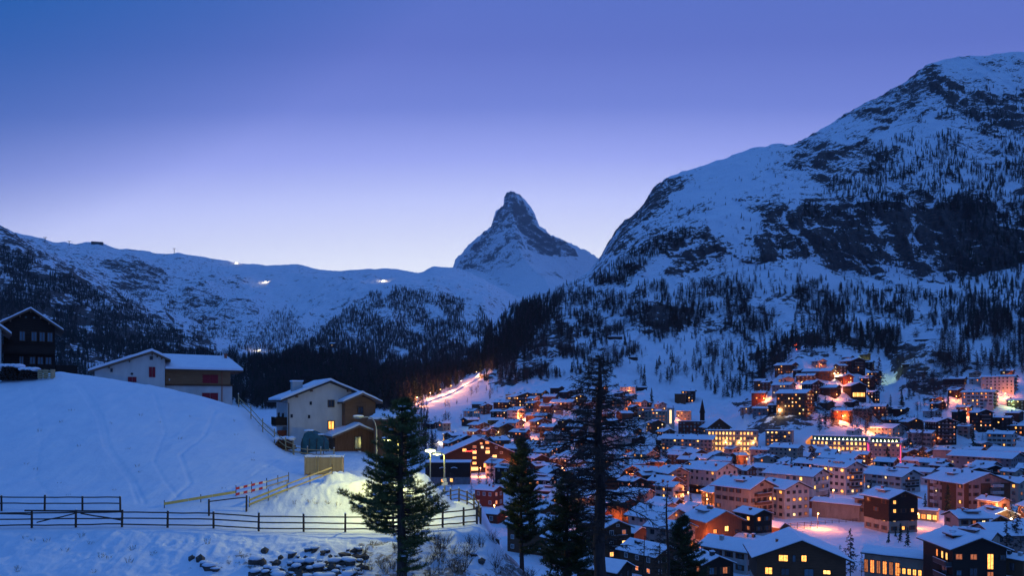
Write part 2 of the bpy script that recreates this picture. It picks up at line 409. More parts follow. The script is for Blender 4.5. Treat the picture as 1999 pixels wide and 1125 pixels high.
q = (fbm(X / 90, Y / 90, Z / 60, 3, 5)); wu = U1 + 26 * q; wv = V1 + 20 * fbm(X / 90, Y / 90, Z / 60, 3, 9)
rock = np.full(Y.shape, .02) + .20 * m + .07 * m * sstep(V1, 580, 520)
for poly, st in [
    ([(1195, 500), (1270, 440), (1330, 462), (1400, 440), (1450, 402), (1560, 388), (1700, 380), (1850, 385), (2800, 340), (2800, 520), (1999, 520), (1850, 560), (1750, 548), (1680, 548), (1600, 512), (1560, 492), (1480, 512), (1400, 492), (1330, 545), (1220, 540)], .27),
    ([(1500, 420), (1700, 400), (1900, 410), (2100, 400), (2100, 500), (1850, 530), (1700, 530), (1600, 480)], .22),
    ([(1815, 150), (1880, 170), (1960, 178), (2200, 160), (2200, 300), (1940, 280), (1860, 215), (1830, 190)], .42),
    ([(1180, 500), (1268, 372), (1310, 340), (1360, 350), (1300, 400), (1235, 450), (1192, 525)], .34),
    ([(1560, 275), (1775, 148), (1850, 110), (1830, 190), (1700, 270), (1600, 330), (1540, 330)], .28),
    ([(1560, 330), (1700, 270), (1760, 300), (1700, 345), (1600, 360)], .25),
    ([(1330, 600), (1400, 570), (1380, 640), (1300, 660)], .2), ([(1270, 600), (1350, 610), (1330, 660), (1260, 640)], .3),
    ([(880, 720), (1000, 660), (1120, 650), (1120, 700), (1000, 750), (960, 770), (930, 740)], .40), ([(1040, 590), (1200, 560), (1330, 570), (1330, 640), (1180, 700), (1060, 690)], .22),
    ([(1745, 690), (1800, 680), (1860, 700), (1850, 760), (1790, 770), (1740, 730)], .40), ([(1445, 800), (1640, 800), (1640, 845), (1450, 850)], .25),
    ([(1460, 760), (1520, 730), (1500, 800), (1440, 800)], .18)]:
    rock = rock + st * inpoly(wu, wv, poly)
rock = np.where(inpoly(wu, wv, [(1330, 300), (1520, 285), (1500, 380), (1300, 420), (1330, 360)]), rock - .22, rock)
rock = np.where(inpoly(wu, wv, [(1350, 660), (1200, 660), (1180, 720), (1250, 800), (1460, 800), (1440, 700)]), rock - .15, rock)
rock = rock + .13 * m * sstep(U1, 1350, 1450) * sstep(V1, 720, 690) * sstep(V1, 540, 580)
for poly, st in (([(1460, 700), (1560, 668), (1640, 668), (1700, 680), (1690, 705), (1600, 700), (1520, 720), (1470, 760)], .30), ([(1400, 770), (1470, 745), (1480, 800), (1400, 800)], .25), ([(1440, 795), (1640, 800), (1660, 850), (1450, 858)], .42), ([(1740, 680), (1870, 665), (1890, 720), (1850, 790), (1770, 790), (1735, 740)], .34), ([(1860, 690), (2060, 640), (2060, 740), (1900, 740)], .20)):
    rock = rock + st * inpoly(wu, wv, poly)
rock = rock + .14 * fbm(X / 160, Y / 160, Z / 60, 3, 21)
rock = rock - .42 * m * sstep(V1, 640, 560) * sstep(ridged(X / 85 + .6 * fbm(X / 60, Z / 60, 0, 2, 23), Z / 900, Y / 900, 2, 25), .50, .78)
cl = np.clip(rock, 0, 1) * m
edge = np.ones_like(Y)
Zd = Z + m * (9 * ridged(X / 170, Y / 200, 0, 4, 31) + 3.0 * fbm(X / 45, Y / 45, Z / 30, 4, 41)) + cl * 11 * ridged(X / 38, Y / 38, Z / 26, 4, 51)
strat = 21.0; ph = Zd / strat + 1.6 * fbm(X / 130, Y / 130, 0, 2, 61)
Zd = Zd + cl * 3.0 * np.sin(2 * np.pi * ph) / 2
Yd = Y - cl * 38 * ridged(X / 52, Z / 120, Y / 400, 4, 71) - m * 5 * fbm(X / 30, Z / 30, Y / 60, 3, 81)
loc_m = sstep(Y, 560, 640) * (1 - m)
Zd = Zd + loc_m * (1.2 + 3.3 * sstep(U1, 950, 1100)) * fbm(X / 26, Y / 26, 0, 4, 91) + sstep(Y, 560, 640) * (1 - sstep(Y, 1000, 1200)) * sstep(U1, 950, 1020) * 2.5 * ridged(X / 16, Y / 16, 0, 3, 93) * 1.0 + (1 - m) * .35 * fbm(X / 12, Y / 12, 0, 3, 92)
T1.Y = Yd; T1.Z = Zd
T1.Y = np.maximum.accumulate(T1.Y, axis=1)
tag(T1.build('valley_and_mountain_slope', ['mountain_right'], {'rock': rock}), 'snowy valley floor rising to the craggy mountain on the village side', None, None, 'structure')

# ---- T2: the long ridge on the left, the wooded hill in the middle and the plateau in front of the peak
SKY_L = [(-800, 300), (-200, 400), (-40, 436), (0, 446), (15, 452), (30, 459), (60, 464), (85, 468), (100, 474), (115, 476), (125, 474), (150, 480), (170, 473), (190, 470), (205, 474), (230, 482), (250, 483), (285, 489), (310, 494), (340, 492), (350, 491), (375, 499), (395, 504), (430, 510), (470, 512),
         (520, 516), (570, 517), (600, 524), (625, 530), (650, 530), (690, 526), (720, 524), (745, 526), (775, 525), (800, 529), (822, 533), (835, 524), (845, 520), (880, 522), (920, 535), (970, 560), (1010, 580), (1060, 596), (1200, 600), (1400, 600)]
T2 = Terrain(cols_for(-800, 1400, 2.3, -60, 1220), [
    (850, 'v', 802, 20),
    (1500, 'v', [(-800, 720), (0, 722), (400, 738), (600, 735), (800, 752), (900, 745), (1400, 745)], 60),
    (2400, 'v', [(-800, 330), (-100, 430), (0, 470), (100, 532), (200, 592), (300, 652), (400, 692), (500, 696), (600, 700), (700, 705), (800, 708), (900, 700), (960, 690), (1100, 700), (1400, 700)], 14),
    (2800, 'v', [(-800, 345), (-100, 448), (0, 488), (100, 545), (200, 600), (300, 650), (400, 682), (600, 682), (800, 690), (900, 680), (960, 684), (1100, 690), (1400, 690)], 70),
    (4000, 'v', [(-800, 330), (0, 475), (100, 520), (200, 560), (300, 590), (400, 610), (500, 600), (560, 628), (620, 610), (700, 582), (770, 564), (850, 578), (950, 600), (985, 640), (1010, 645), (1060, 620), (1400, 640)], 34),
    (4700, 'v', [(-800, 320), (0, 465), (150, 505), (300, 540), (500, 560), (650, 556), (770, 553), (850, 556), (950, 575), (1010, 612), (1060, 606), (1400, 620)], 34),
    (6200, 'v', SKY_L, 10),
    (7200, 'z', [(-800, 1000), (0, 1000), (880, 700), (1000, 500), (1400, 400)], 0)])
V2 = T2.V.copy(); U2 = np.repeat(T2.u[:, None], V2.shape[1], 1)
X, Y, Z = T2.X, T2.Y, T2.Z
q = fbm(X / 260, Y / 260, 0, 3, 105); wu = U2 + 22 * q; wv = V2 + 16 * fbm(X / 260, Y / 260, 0, 3, 109)
rock2 = np.full(Y.shape, .14) + .20 * sstep(U2, 620, 200)
for poly, st in [([(0, 470), (60, 500), (180, 560), (350, 640), (420, 700), (0, 720), (-800, 700), (-800, 330)], .30),
                 ([(190, 520), (260, 500), (330, 540), (280, 590), (220, 570)], .28), ([(330, 560), (500, 590), (520, 680), (380, 670)], .26),
                 ([(640, 600), (820, 560), (950, 600), (960, 700), (800, 760), (560, 700)], .16), ([(350, 540), (420, 530), (500, 560), (430, 560)], .16)]:
    rock2 = rock2 + st * inpoly(wu, wv, poly)
rock2 = rock2 + .18 * fbm(X / 500, Y / 500, Z / 200, 3, 121)
e = sstep(Y, 900, 1400)
gul = ridged(X / 420, Y / 900, 0, 4, 131)
fall = 1 - .62 * sstep(Y, 4400, 6000)
T2.Z = Z + e * fall * (64 * gul + 22 * fbm(X / 110, Y / 110, 0, 4, 141) + np.clip(rock2, 0, 1) * 26 * ridged(X / 90, Y / 90, Z / 60, 4, 151))
T2.Y = np.maximum.accumulate(Y - e * np.clip(rock2, 0, 1) * 30 * ridged(X / 140, Z / 120, 0, 3, 161), axis=1)
tag(T2.build('far_ridge_and_hills', ['mountain_left'], {'rock': rock2}), 'long snowy ridge and wooded hill closing the valley', None, None, 'structure')

# ---- T3: the steep pyramid peak
SIL = [(760, 600), (820, 545), (850, 528), (884, 524), (889, 508), (900, 497), (915, 480), (935, 463), (958, 446), (964, 424), (968, 412), (975, 408), (983, 403), (984, 386), (989, 378), (996, 374), (1004, 376), (1014, 380), (1030, 396), (1040, 410), (1048, 430), (1053, 444), (1064, 450), (1075, 460), (1085, 463), (1092, 466), (1100, 470), (1140, 488), (1170, 505), (1200, 525), (1300, 560), (1400, 600)]
c3 = [760 + 1.15 * i for i in range(558)]
u3 = np.array(c3); R = 340
tY = np.linspace(0, 1, R)
Y3 = 6300 + (9900 - 6300) * tY[None, :] + 0 * u3[:, None]
xr = (u3 - 999.0)[:, None] + 0 * Y3
sil = np.interp(u3, [a for a, _ in SIL], [b for _, b in SIL])[:, None]
sil = sil + (1.8 * fbm(u3 / 5.0, 0 * u3, 0, 3, 401) + 1.2 * fbm(u3 / 2.2, 0 * u3, 3, 2, 402))[:, None] * (u3 > 884)[:, None]
# height of the sky line, the height along the near arete and the two faces either side of it
Zs = (HY - sil) / F * 9800
ar = np.interp(Y3, [6300, 7300, 7800, 8300, 8800, 9100, 9350, 9600, 9900], [600, 1100, 1330, 1480, 1750, 2010, 2300, 2700, 3150])
ridge_u = np.interp(Y3, [7300, 8300, 8800, 9300, 9900], [1075, 1045, 1018, 1003, 998])
dx = (u3[:, None] - ridge_u) / F * Y3
face = ar - np.where(dx < 0, -dx * .85, dx * .80) * np.interp(Y3, [7300, 8400, 9000, 9900], [.25, .55, 1.05, 1.25])
q3 = fbm(xr * 6 / 500, Y3 / 500, 0, 4, 171)
base = np.interp(Y3, [6300, 7300, 8000, 8800, 9300, 9900], [690, 1060, 1270, 1480, 1600, 1700]) - np.abs(dx) * .12 + 40 * q3
base = base + 110 * np.exp(-((u3[:, None] - 925) / 55) ** 2) * sstep(Y3, 7800, 9000)
Z3 = np.maximum(face, base)
k = 4.0
cap = Zs * (Y3 / 9800)
Z3 = -k * np.logaddexp(-Z3 / k, -cap / k)
Xm = (u3[:, None] - CX) / F * Y3
steep = np.clip((Z3 - 1500) / 500, 0, 1)
Z3 = Z3 + (.3 + .7 * steep) * (30 * ridged(Xm / 260, Y3 / 260, Z3 / 200, 4, 181) * (1 - sstep(Y3, 9400, 9800) * .7)) + 10 * fbm(Xm / 60, Y3 / 60, Z3 / 40, 3, 191) * steep
Z3[:, -1] = Z3[:, -2] - 5
T3 = Terrain.__new__(Terrain); T3.u = u3
T3.Y = np.concatenate([Y3, Y3[:, -1:] + 250], 1); T3.Z = np.concatenate([Z3, Z3[:, -1:] - 700], 1)
vv = T3.V; uu = np.repeat(u3[:, None], vv.shape[1], 1)
wu = uu + 9 * fbm(uu / 22, vv / 22, 0, 3, 201); wv = vv + 7 * fbm(uu / 20, vv / 20, 0, 3, 202)
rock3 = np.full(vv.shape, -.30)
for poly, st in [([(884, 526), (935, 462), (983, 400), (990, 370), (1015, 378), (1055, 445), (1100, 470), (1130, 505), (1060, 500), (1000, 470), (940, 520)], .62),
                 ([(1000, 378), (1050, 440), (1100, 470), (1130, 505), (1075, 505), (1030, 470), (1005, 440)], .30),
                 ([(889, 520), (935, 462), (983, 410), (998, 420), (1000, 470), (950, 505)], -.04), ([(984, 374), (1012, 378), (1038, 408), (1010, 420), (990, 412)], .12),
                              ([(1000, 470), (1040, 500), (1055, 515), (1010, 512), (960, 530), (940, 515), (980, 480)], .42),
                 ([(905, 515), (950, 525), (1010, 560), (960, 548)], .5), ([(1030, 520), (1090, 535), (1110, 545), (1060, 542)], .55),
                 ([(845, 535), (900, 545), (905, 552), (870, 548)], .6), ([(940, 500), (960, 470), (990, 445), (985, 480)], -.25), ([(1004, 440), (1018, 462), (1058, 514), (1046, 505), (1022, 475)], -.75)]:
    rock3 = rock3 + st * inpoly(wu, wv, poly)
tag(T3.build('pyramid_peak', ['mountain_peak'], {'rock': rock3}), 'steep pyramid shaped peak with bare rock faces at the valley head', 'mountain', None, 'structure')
del T3

# ---- far hinterland so the ground goes on to the sky line beyond the frame
g = MB()
g.quad([(-26000, 62, -62), (26000, 62, -62), (26000, 26000, -62), (-26000, 26000, -62)])
g.quad([(-26000, -3000, -70), (26000, -3000, -70), (26000, 62, -70), (-26000, 62, -70)])
tag(obj('ground', g.mesh('ground', ['snow_roof'])), 'snow covered ground beyond the slopes', None, None, 'structure')

# ---- T0: the near slope with the fenced road
def m0():
    m, n, b = new_mat('snow_slope'); L = n.links
    v = objvec(n); n1 = noise_node(n, .55, 6, .6, v); n2 = noise_node(n, 5.0, 5, .7, v); n3 = noise_node(n, .22, 5, .6, objvec(n, (1, .35, 1)), 1.0)
    at = n.nodes.new('ShaderNodeAttribute'); at.attribute_name = 'rough'
    sn = ramp_node(n, n1, [(.3, SNOW1), (.7, SNOW2)])
    a = n.nodes.new('ShaderNodeMath'); a.operation = 'MULTIPLY_ADD'; L.new(n2, a.inputs[0]); L.new(at.outputs['Fac'], a.inputs[1]); L.new(n1, a.inputs[2])
    mask = ramp_node(n, a.outputs[0], [(1.02, (0, 0, 0)), (1.10, (1, 1, 1))])
    n4 = noise_node(n, 2.2, 6, .7, v)
    sb = n.nodes.new('ShaderNodeMath'); sb.operation = 'MULTIPLY'; L.new(n4, sb.inputs[0]); L.new(at.outputs['Fac'], sb.inputs[1])
    mk = ramp_node(n, sb.outputs[0], [(.46, (0, 0, 0)), (.54, (.8, .8, .8))])
    mx = n.nodes.new('ShaderNodeMix'); mx.data_type = 'RGBA'; L.new(mk, mx.inputs[0]); L.new(sn, mx.inputs[6]); mx.inputs[7].default_value = (.14, .105, .08, 1)
    L.new(mx.outputs[2], b.inputs['Base Color']); b.inputs['Roughness'].default_value = .75; b.inputs['Specular IOR Level'].default_value = .25
    h = n.nodes.new('ShaderNodeMath'); h.operation = 'MULTIPLY_ADD'; L.new(n2, h.inputs[0]); h.inputs[1].default_value = .12; L.new(n1, h.inputs[2])
    h2 = n.nodes.new('ShaderNodeMath'); h2.operation = 'ADD'; L.new(h.outputs[0], h2.inputs[0]); L.new(n3, h2.inputs[1])
    bump(n, b, h2.outputs[0], .45, .35)
m0()
T0 = Terrain(cols_for(-700, 1600, 2.6, -60, 1250, 10), [
    ([(-700, 26), (1600, 26)], 'z', -26, 20),
    ([(-700, 44), (900, 44.5), (1000, 46), (1100, 46), (1600, 44)], 'v', [(-700, 1135), (480, 1130), (800, 1134), (1000, 1150), (1060, 1158), (1110, 1178), (1165, 1195), (1300, 1290), (1600, 1500)], 60),
    ([(-700, 50.6), (950, 50.6), (1100, 51), (1600, 50)], 'v', [(-700, 1036), (0, 1036), (240, 1033), (420, 1036), (520, 1044), (760, 1046), (860, 1036), (930, 1030), (955, 1040), (1000, 1085), (1060, 1140), (1120, 1200), (1300, 1330), (1600, 1500)], 10),
    (51.6, 'v', [(-700, 1029), (0, 1030), (240, 1028), (420, 1030), (520, 1037), (760, 1039), (860, 1029), (930, 1023), (950, 1035), (1000, 1085), (1060, 1145), (1120, 1210), (1600, 1500)], 24),
    ([(-700, 56.5), (600, 56), (800, 58), (940, 58)], 'z', [(-700, -8.75), (420, -8.8), (520, -9.0), (760, -9.1), (860, -9.0), (935, -9.0), (965, -11), (1000, -15), (1100, -21), (1600, -32)], 14),
    ([(-700, 57.6), (860, 58.6), (940, 60)], 'v', [(-700, 990), (0, 990), (300, 990), (420, 985), (500, 975), (540, 962), (600, 952), (640, 946), (700, 940), (760, 946), (820, 962), (850, 986), (862, 1003), (900, 1001), (935, 997), (965, 1050), (1000, 1120), (1100, 1280), (1600, 1500)], 20),
    ([(-700, 64), (850, 64), (940, 66)], 'v', [(-700, 930), (0, 935), (300, 940), (450, 948), (560, 944), (640, 936), (700, 930), (760, 930), (820, 945), (850, 972), (866, 981), (900, 978), (935, 976), (965, 1040), (1000, 1120), (1100, 1280), (1600, 1500)], 40),
    ([(-700, 74), (1600, 74)], 'v', [(-700, 820), (0, 822), (200, 828), (400, 866), (520, 894), (600, 905), (700, 905), (760, 912), (820, 945), (850, 985), (880, 1000), (935, 1020), (1000, 1120), (1100, 1270), (1600, 1600)], 50),
    ([(-700, 86), (1600, 86)], 'v', [(-700, 722), (0, 738), (60, 730), (120, 725), (200, 735), (300, 752), (400, 774), (480, 800), (530, 836), (560, 866), (620, 880), (700, 882), (740, 890), (790, 925), (850, 990), (935, 1020), (1000, 1120), (1100, 1260), (1600, 1480)], 14),
    ([(-700, 96), (1600, 96)], 'v', [(-700, 728), (0, 742), (120, 734), (300, 760), (400, 776), (480, 806), (560, 862), (700, 872), (760, 888), (820, 930), (935, 1020), (1000, 1110), (1100, 1250), (1600, 1420)], 10),
    ([(-700, 130), (1600, 130)], 'v', [(-700, 760), (0, 770), (400, 800), (500, 850), (700, 900), (820, 960), (1000, 1090), (1100, 1200), (1600, 1250)], 8),
    ([(-700, 170), (1600, 170)], 'z', -46, 0)], smooth_c=5, smooth_r=2)
U0 = np.repeat(T0.u[:, None], T0.Y.shape[1], 1); X, Y, Z = T0.X, T0.Y, T0.Z; Vv = T0.V
bank = sstep(U0, 470, 540) * (1 - sstep(U0, 830, 870)) * sstep(Y, 56.2, 57.2) * (1 - sstep(Y, 62, 66))
below = (1 - sstep(Y, 49.6, 50.8))
rightdrop = sstep(U0, 945, 1000)
hillm = sstep(Y, 58, 62)
T0.Z = Z + .05 * fbm(X / .8, Y / .8, 0, 3, 301) * (below + bank + .15) + below * (.45 * fbm(X / 3.2, Y / 3.2, 0, 4, 311) + .12 * ridged(X / 1.1, Y / 1.1, 0, 3, 315)) + bank * (.20 * fbm(X / 1.1, Y / 1.1, 0, 4, 321) + .07 * ridged(X / .45, Y / .45, 0, 2, 323)) \
    + rightdrop * .8 * fbm(X / 3, Y / 3, 0, 4, 331) + hillm * (.22 * fbm(X / 6, Y / 9, 0, 3, 341) + .05 * ridged(X / 1.4, Y / 5, 0, 3, 343))
# old ski tracks and footprints pressed into the slope
XX, YY = T0.X, T0.Y
def groove(pts, w, d, dots=False):
    global XX, YY
    for (a, b_), (c, e_) in zip(pts[:-1], pts[1:]):
        ax, ay = (a - CX) / F * b_, b_; cx, cy_ = (c - CX) / F * e_, e_
        dx, dy = cx - ax, cy_ - ay; l2 = dx * dx + dy * dy; t_ = np.clip(((XX - ax) * dx + (YY - ay) * dy) / l2, 0, 1)
        ds = np.hypot(XX - ax - t_ * dx, YY - ay - t_ * dy); k_ = np.exp(-(ds / w) ** 2)
        if dots: k_ = k_ * (.5 + .5 * np.sign(np.sin(t_ * math.sqrt(l2) * 9)))
        T0.Z = T0.Z - d * .8 * k_
groove([(150, 83), (190, 76), (205, 70), (255, 64), (270, 59)], .16, .10); groove([(158, 83), (198, 76), (213, 70), (263, 64), (282, 59)], .16, .10)
groove([(420, 83), (400, 76), (352, 70), (372, 64), (330, 59)], .18, .12); groove([(300, 84), (322, 75), (300, 68), (350, 60)], .15, .08)
groove([(60, 82), (80, 72), (70, 64), (110, 59)], .2, .10, True); groove([(560, 76), (520, 70), (470, 64), (400, 59)], .2, .14, True); groove([(690, 70), (655, 72), (560, 77)], .25, .12, True)
groove([(440, 49.5), (520, 47.8), (600, 48.6), (700, 49.6)], .18, .12, True); groove([(60, 48.5), (180, 47), (330, 48.4), (430, 49.8)], .2, .12, True)
groove([(-100, 54), (420, 54), (700, 54), (920, 55)], .3, .10); groove([(-100, 55.3), (420, 55.2), (700, 55.2), (915, 56.4)], .3, .10)
# ploughed heap of snow beside the bank and one behind the pine
def heap(u, v, Yc, r, hh):
    x0, y0, z0 = P(u, v, Yc); d = ((T0.X - x0) ** 2 + (T0.Y - Yc) ** 2) / r ** 2
    T0.Z = T0.Z + hh * np.exp(-d * d) * (1 + .12 * fbm(T0.X / .6, T0.Y / .6, 0, 3, 351))
heap(662, 952, 61.2, 1.3, .6); heap(648, 958, 60.2, .8, .3); heap(842, 985, 62, 1.7, 1.3); heap(760, 945, 63, 2.5, .2)
rough_ = None
rough = below * sstep(fbm(X / 5, Y / 5, 0, 3, 361), -.35, .5) * (.55 + .45 * sstep(U0, 300, 700)) * 1.0 + bank * .50 + rightdrop * .9 + .25
rough = rough * (.62 + .38 * sstep(U0, 100, 500))
tag(T0.build('snow_hillside', ['snow_slope'], {'rough': rough}), 'smooth snowy hillside with the fenced road below it', None, None, 'structure')
def g0(u, Y): return T0.h((u - CX) / F * Y, Y)
# ------------------------------------------------------------------ trees on the slopes
def sliver(V, Fc, a, b, w, rnd):
    """thin triangle from a to b, w wide at a"""
    a = Vector(a); b = Vector(b); d = (b - a); s_ = d.cross(Vector((rnd.uniform(-1, 1), rnd.uniform(-1, 1), rnd.uniform(-1, 1)))).normalized() * w * .5
    k = len(V); V += [tuple(a - s_), tuple(a + s_), tuple(b)]; Fc.append((k, k + 1, k + 2))
def tree_proto(kind, seed):
    """unit-height tree: (trunk mesh, crown mesh)"""
    r = random.Random(seed); V, Fc = [], []
    wid = {'larch': .21, 'fir': .18, 'bush': .42, 'sparse': .22}[kind]
    nb = {'larch': 80, 'fir': 70, 'bush': 50, 'sparse': 44}[kind]
    for i in range(nb):
        t = (i + r.random()) / nb; z = (.10 if kind != 'bush' else .05) + .90 * t
        if kind == 'sparse': z = .25 + .75 * t
        prof = (1 - z) ** .75 if kind != 'bush' else math.sin(math.pi * min(1, z * .8 + .15))
        if kind == 'larch' and z < .3: prof *= z / .3
        L = wid * (prof + .05) * r.uniform(.55, 1.15)
        an = r.uniform(0, 2 * math.pi); dz = {'larch': r.uniform(-.25, .10), 'fir': r.uniform(-.55, -.15), 'bush': r.uniform(.4, 1.0), 'sparse': r.uniform(-.3, .2)}[kind] * L
        a = Vector((0, 0, z)); b = Vector((math.cos(an) * L, math.sin(an) * L, z + dz))
        sliver(V, Fc, a, b, .012 if kind != 'fir' else .05, r)
        nt_ = {'larch': 8, 'fir': 6, 'bush': 4, 'sparse': 5}[kind]
        for q in range(nt_):
            f = r.uniform(.25, 1.0); p = a.lerp(b, f); l = L * r.uniform(.25, .55) + .012
            e = p + Vector((r.uniform(-1, 1), r.uniform(-1, 1), r.uniform(-1.2, .35) if kind != 'bush' else r.uniform(0, 1))) * l
            sliver(V, Fc, p, e, .017 if kind in ('larch', 'sparse', 'bush') else .05, r)
    crown = bpy.data.meshes.new(kind + '_crown'); crown.from_pydata(V, [], Fc)
    crown.materials.append(MATS['forest_needles' if kind == 'fir' else 'forest_twig']); crown.update()
    b = MB(); b.tube([(0, 0, -.06), (0, 0, .5), (0, 0, 1)], [.011, .007, .001], 4, cap=False)
    trunk = b.mesh(kind + '_trunk', ['forest_twig'])
    b2 = MB(); b2.v = list(V); b2.f = list(Fc); k = len(b2.v); b2.m = [0] * len(Fc)
    b2.v += [tuple(v.co) for v in trunk.vertices]; b2.f += [tuple(k + i for i in p.vertices) for p in trunk.polygons]; b2.m += [1] * len(trunk.polygons)
    whole = b2.mesh(kind, ['forest_needles' if kind == 'fir' else 'forest_twig', 'forest_twig'])
    return trunk, crown, whole
PROTO = {k: [tree_proto(k, 40 + i + 10 * j) for i in range(3)] for j, k in enumerate(('larch', 'fir', 'bush', 'sparse'))}

def frontmost(Ts, u, v):
    """for arrays of picture positions: nearest terrain point (x, y, z) and which sheet"""
    out = []
    for T in Ts:
        c = np.clip(np.searchsorted(T.u, u), 0, len(T.u) - 1); Vm = T.V
        vm = np.minimum.accumulate(Vm, axis=1)
        k = (vm[c] > v[:, None]).sum(1); ok = k < Vm.shape[1]; k = np.clip(k, 1, Vm.shape[1] - 1)
        p0 = vm[c, k - 1]; p1 = vm[c, k]; t = np.clip((p0 - v) / np.maximum(p0 - p1, 1e-6), 0, 1)
        Yq = T.Y[c, k - 1] * (1 - t) + T.Y[c, k] * t; Zq = T.Z[c, k - 1] * (1 - t) + T.Z[c, k] * t
        out.append((np.where(ok, Yq, 1e9), Zq))
    Yb = np.full(len(u), 1e9); Zb = np.zeros(len(u)); w = np.full(len(u), -1)
    for i, (Yq, Zq) in enumerate(out):
        s = Yq < Yb; Yb = np.where(s, Yq, Yb); Zb = np.where(s, Zq, Zb); w = np.where(s, i, w)
    return np.stack([(u - CX) / F * Yb, Yb, Zb], 1), w

ROADPX = [(800, 800), (822, 790), (845, 782), (865, 775), (885, 767), (905, 757), (922, 747), (936, 737)]
FOREST = []   # (kind, x, y, z, height, px height)
REGION = {1: 'forest band under the rocky shoulder', 2: 'forest above the big cliff', 3: 'slope under the right summit', 4: 'forest at the far right', 5: 'woods below the left end of the cliff', 6: 'woods below the big cliff', 7: 'rocky slope left of the snowfield',
    8: 'dark wooded flank above the lit snow road', 9: 'upper mountain side', 10: 'cliff ledges', 11: 'open snowfield above the village', 12: 'slope round the red cross', 13: 'crest of the right knoll', 14: 'rocks between the two knolls', 15: 'slope left of the knoll', 16: 'bank below the big apartment chalet', 17: 'bank above the left village', 18: 'thicket behind the big pine'}
def scatter(poly, n, kinds, hm, clump=0.0, cs=60, seed=0, Ts=None):
    r = np.random.default_rng(500 + seed); us = [p[0] for p in poly]; vs = [p[1] for p in poly]
    u = r.uniform(min(us), max(us), n * 3); v = r.uniform(min(vs), max(vs), n * 3)
    s = inpoly(u + 7 * fbm(u / 14, v / 14, 0, 2, seed), v + 6 * fbm(u / 14, v / 14, 5, 2, seed), poly)
    if clump: s &= (fbm(u / cs, v / (cs * .7), seed, 3, 77) > clump - .35 * r.random(n * 3))
    u, v = u[s][:n], v[s][:n]
    if seed in (7, 8, 17, 27, 20):   # the lit road is kept clear
        rv_ = np.interp(u, [a for a, _ in ROADPX], [b for _, b in ROADPX]); kk = ~((u > 796) & (u < 944) & (v > rv_ - 3) & (v < rv_ + 18)); u, v = u[kk], v[kk]
    p, w = frontmost(Ts or (T1, T2), u, v)
    for i in range(len(u)):
        if w[i] < 0 or p[i, 1] > 8000: continue
        h = r.uniform(hm[0], hm[1]) * (.6 + .4 * r.random()); kd = kinds[r.integers(len(kinds))]
        FOREST.append((kd, p[i, 0], p[i, 1], p[i, 2], h, h / p[i, 1] * F, REGION.get(seed, 'far wooded slopes')))
L_, Fi, Bu, Sp = 'larch', 'fir', 'bush', 'sparse'
# right hand mountain
scatter([(1160, 545), (1200, 515), (1300, 460), (1340, 450), (1350, 465), (1270, 510), (1215, 552), (1165, 560)], 420, [L_, L_, Fi], (11, 18), seed=1)
scatter([(1560, 420), (1640, 340), (1750, 255), (1830, 205), (1900, 240), (2060, 330), (2060, 430), (1850, 410), (1700, 420), (1600, 430)], 1500, [L_, L_, Fi], (12, 21), .02, 44, seed=2)
scatter([(1830, 170), (1999, 170), (2060, 330), (1900, 260)], 240, [L_, Fi], (10, 17), .0, 50, seed=3)
scatter([(1880, 400), (2060, 380), (2060, 620), (1900, 640), (1860, 520)], 620, [L_, Fi], (14, 24), .0, 40, seed=4)
scatter([(1290, 570), (1450, 545), (1600, 545), (1650, 610), (1600, 650), (1420, 670), (1340, 660), (1290, 610)], 900, [L_, L_, Fi, Bu], (9, 22), .08, 45, seed=5)
scatter([(1640, 560), (1860, 575), (2060, 600), (2060, 650), (1850, 665), (1700, 660), (1600, 650)], 800, [L_, L_, Bu, Fi], (9, 22), .08, 32, seed=6)
scatter([(1000, 600), (1080, 568), (1170, 540), (1330, 560), (1330, 650), (1180, 720), (1060, 750), (945, 745), (960, 660)], 2100, [L_, Fi, Bu, L_], (9, 18), .10, 30, seed=7)
scatter([(800, 766), (850, 742), (900, 714), (940, 690), (960, 645), (1000, 602), (1080, 570), (1100, 590), (1040, 660), (985, 720), (960, 730), (930, 726), (860, 752), (810, 776)], 1300, [L_, Fi, Fi], (14, 22), -.2, 40, seed=8)
scatter([(1180, 520), (1330, 340), (1560, 290), (1700, 200), (1999, 110), (1999, 560), (1560, 500), (1330, 560)], 600, [Bu, L_, Bu, Fi], (5, 12), .14, 24, seed=9)
scatter([(1380, 400), (1560, 390), (1700, 400), (1999, 400), (1999, 560), (1700, 560), (1400, 560)], 420, [L_, Bu, Fi], (8, 15), .05, 40, seed=10)
scatter([(1090, 660), (1500, 640), (1760, 650), (1720, 690), (1560, 690), (1440, 780), (1200, 760), (1100, 740)], 300, [L_, Bu, Sp, Fi, L_], (10, 22), .12, 26, seed=11)
scatter([(1470, 690), (1640, 640), (1760, 650), (1750, 700), (1640, 680), (1560, 690), (1480, 760)], 300, [L_, Sp, L_, Fi], (16, 25), -.2, 40, seed=12)
scatter([(1840, 640), (1999, 600), (2060, 600), (2060, 730), (1930, 740), (1830, 720)], 260, [L_, Sp, L_], (14, 23), -.1, 30, seed=13)
scatter([(1740, 690), (1880, 680), (1870, 770), (1780, 790)], 120, [Bu, Sp, L_], (8, 16), -.2, 28, seed=14)
scatter([(1380, 690), (1470, 680), (1500, 740), (1440, 780), (1370, 770)], 80, [L_, Sp, L_, Fi], (14, 22), -.3, 28, seed=15)
scatter([(1640, 800), (1850, 790), (1830, 870), (1640, 840)], 70, [Bu, Sp, L_], (8, 16), -.4, 28, seed=16)
scatter([(840, 770), (990, 750), (1000, 800), (880, 840), (820, 830)], 50, [L_, Bu, Sp], (7, 13), .0, 28, seed=17)
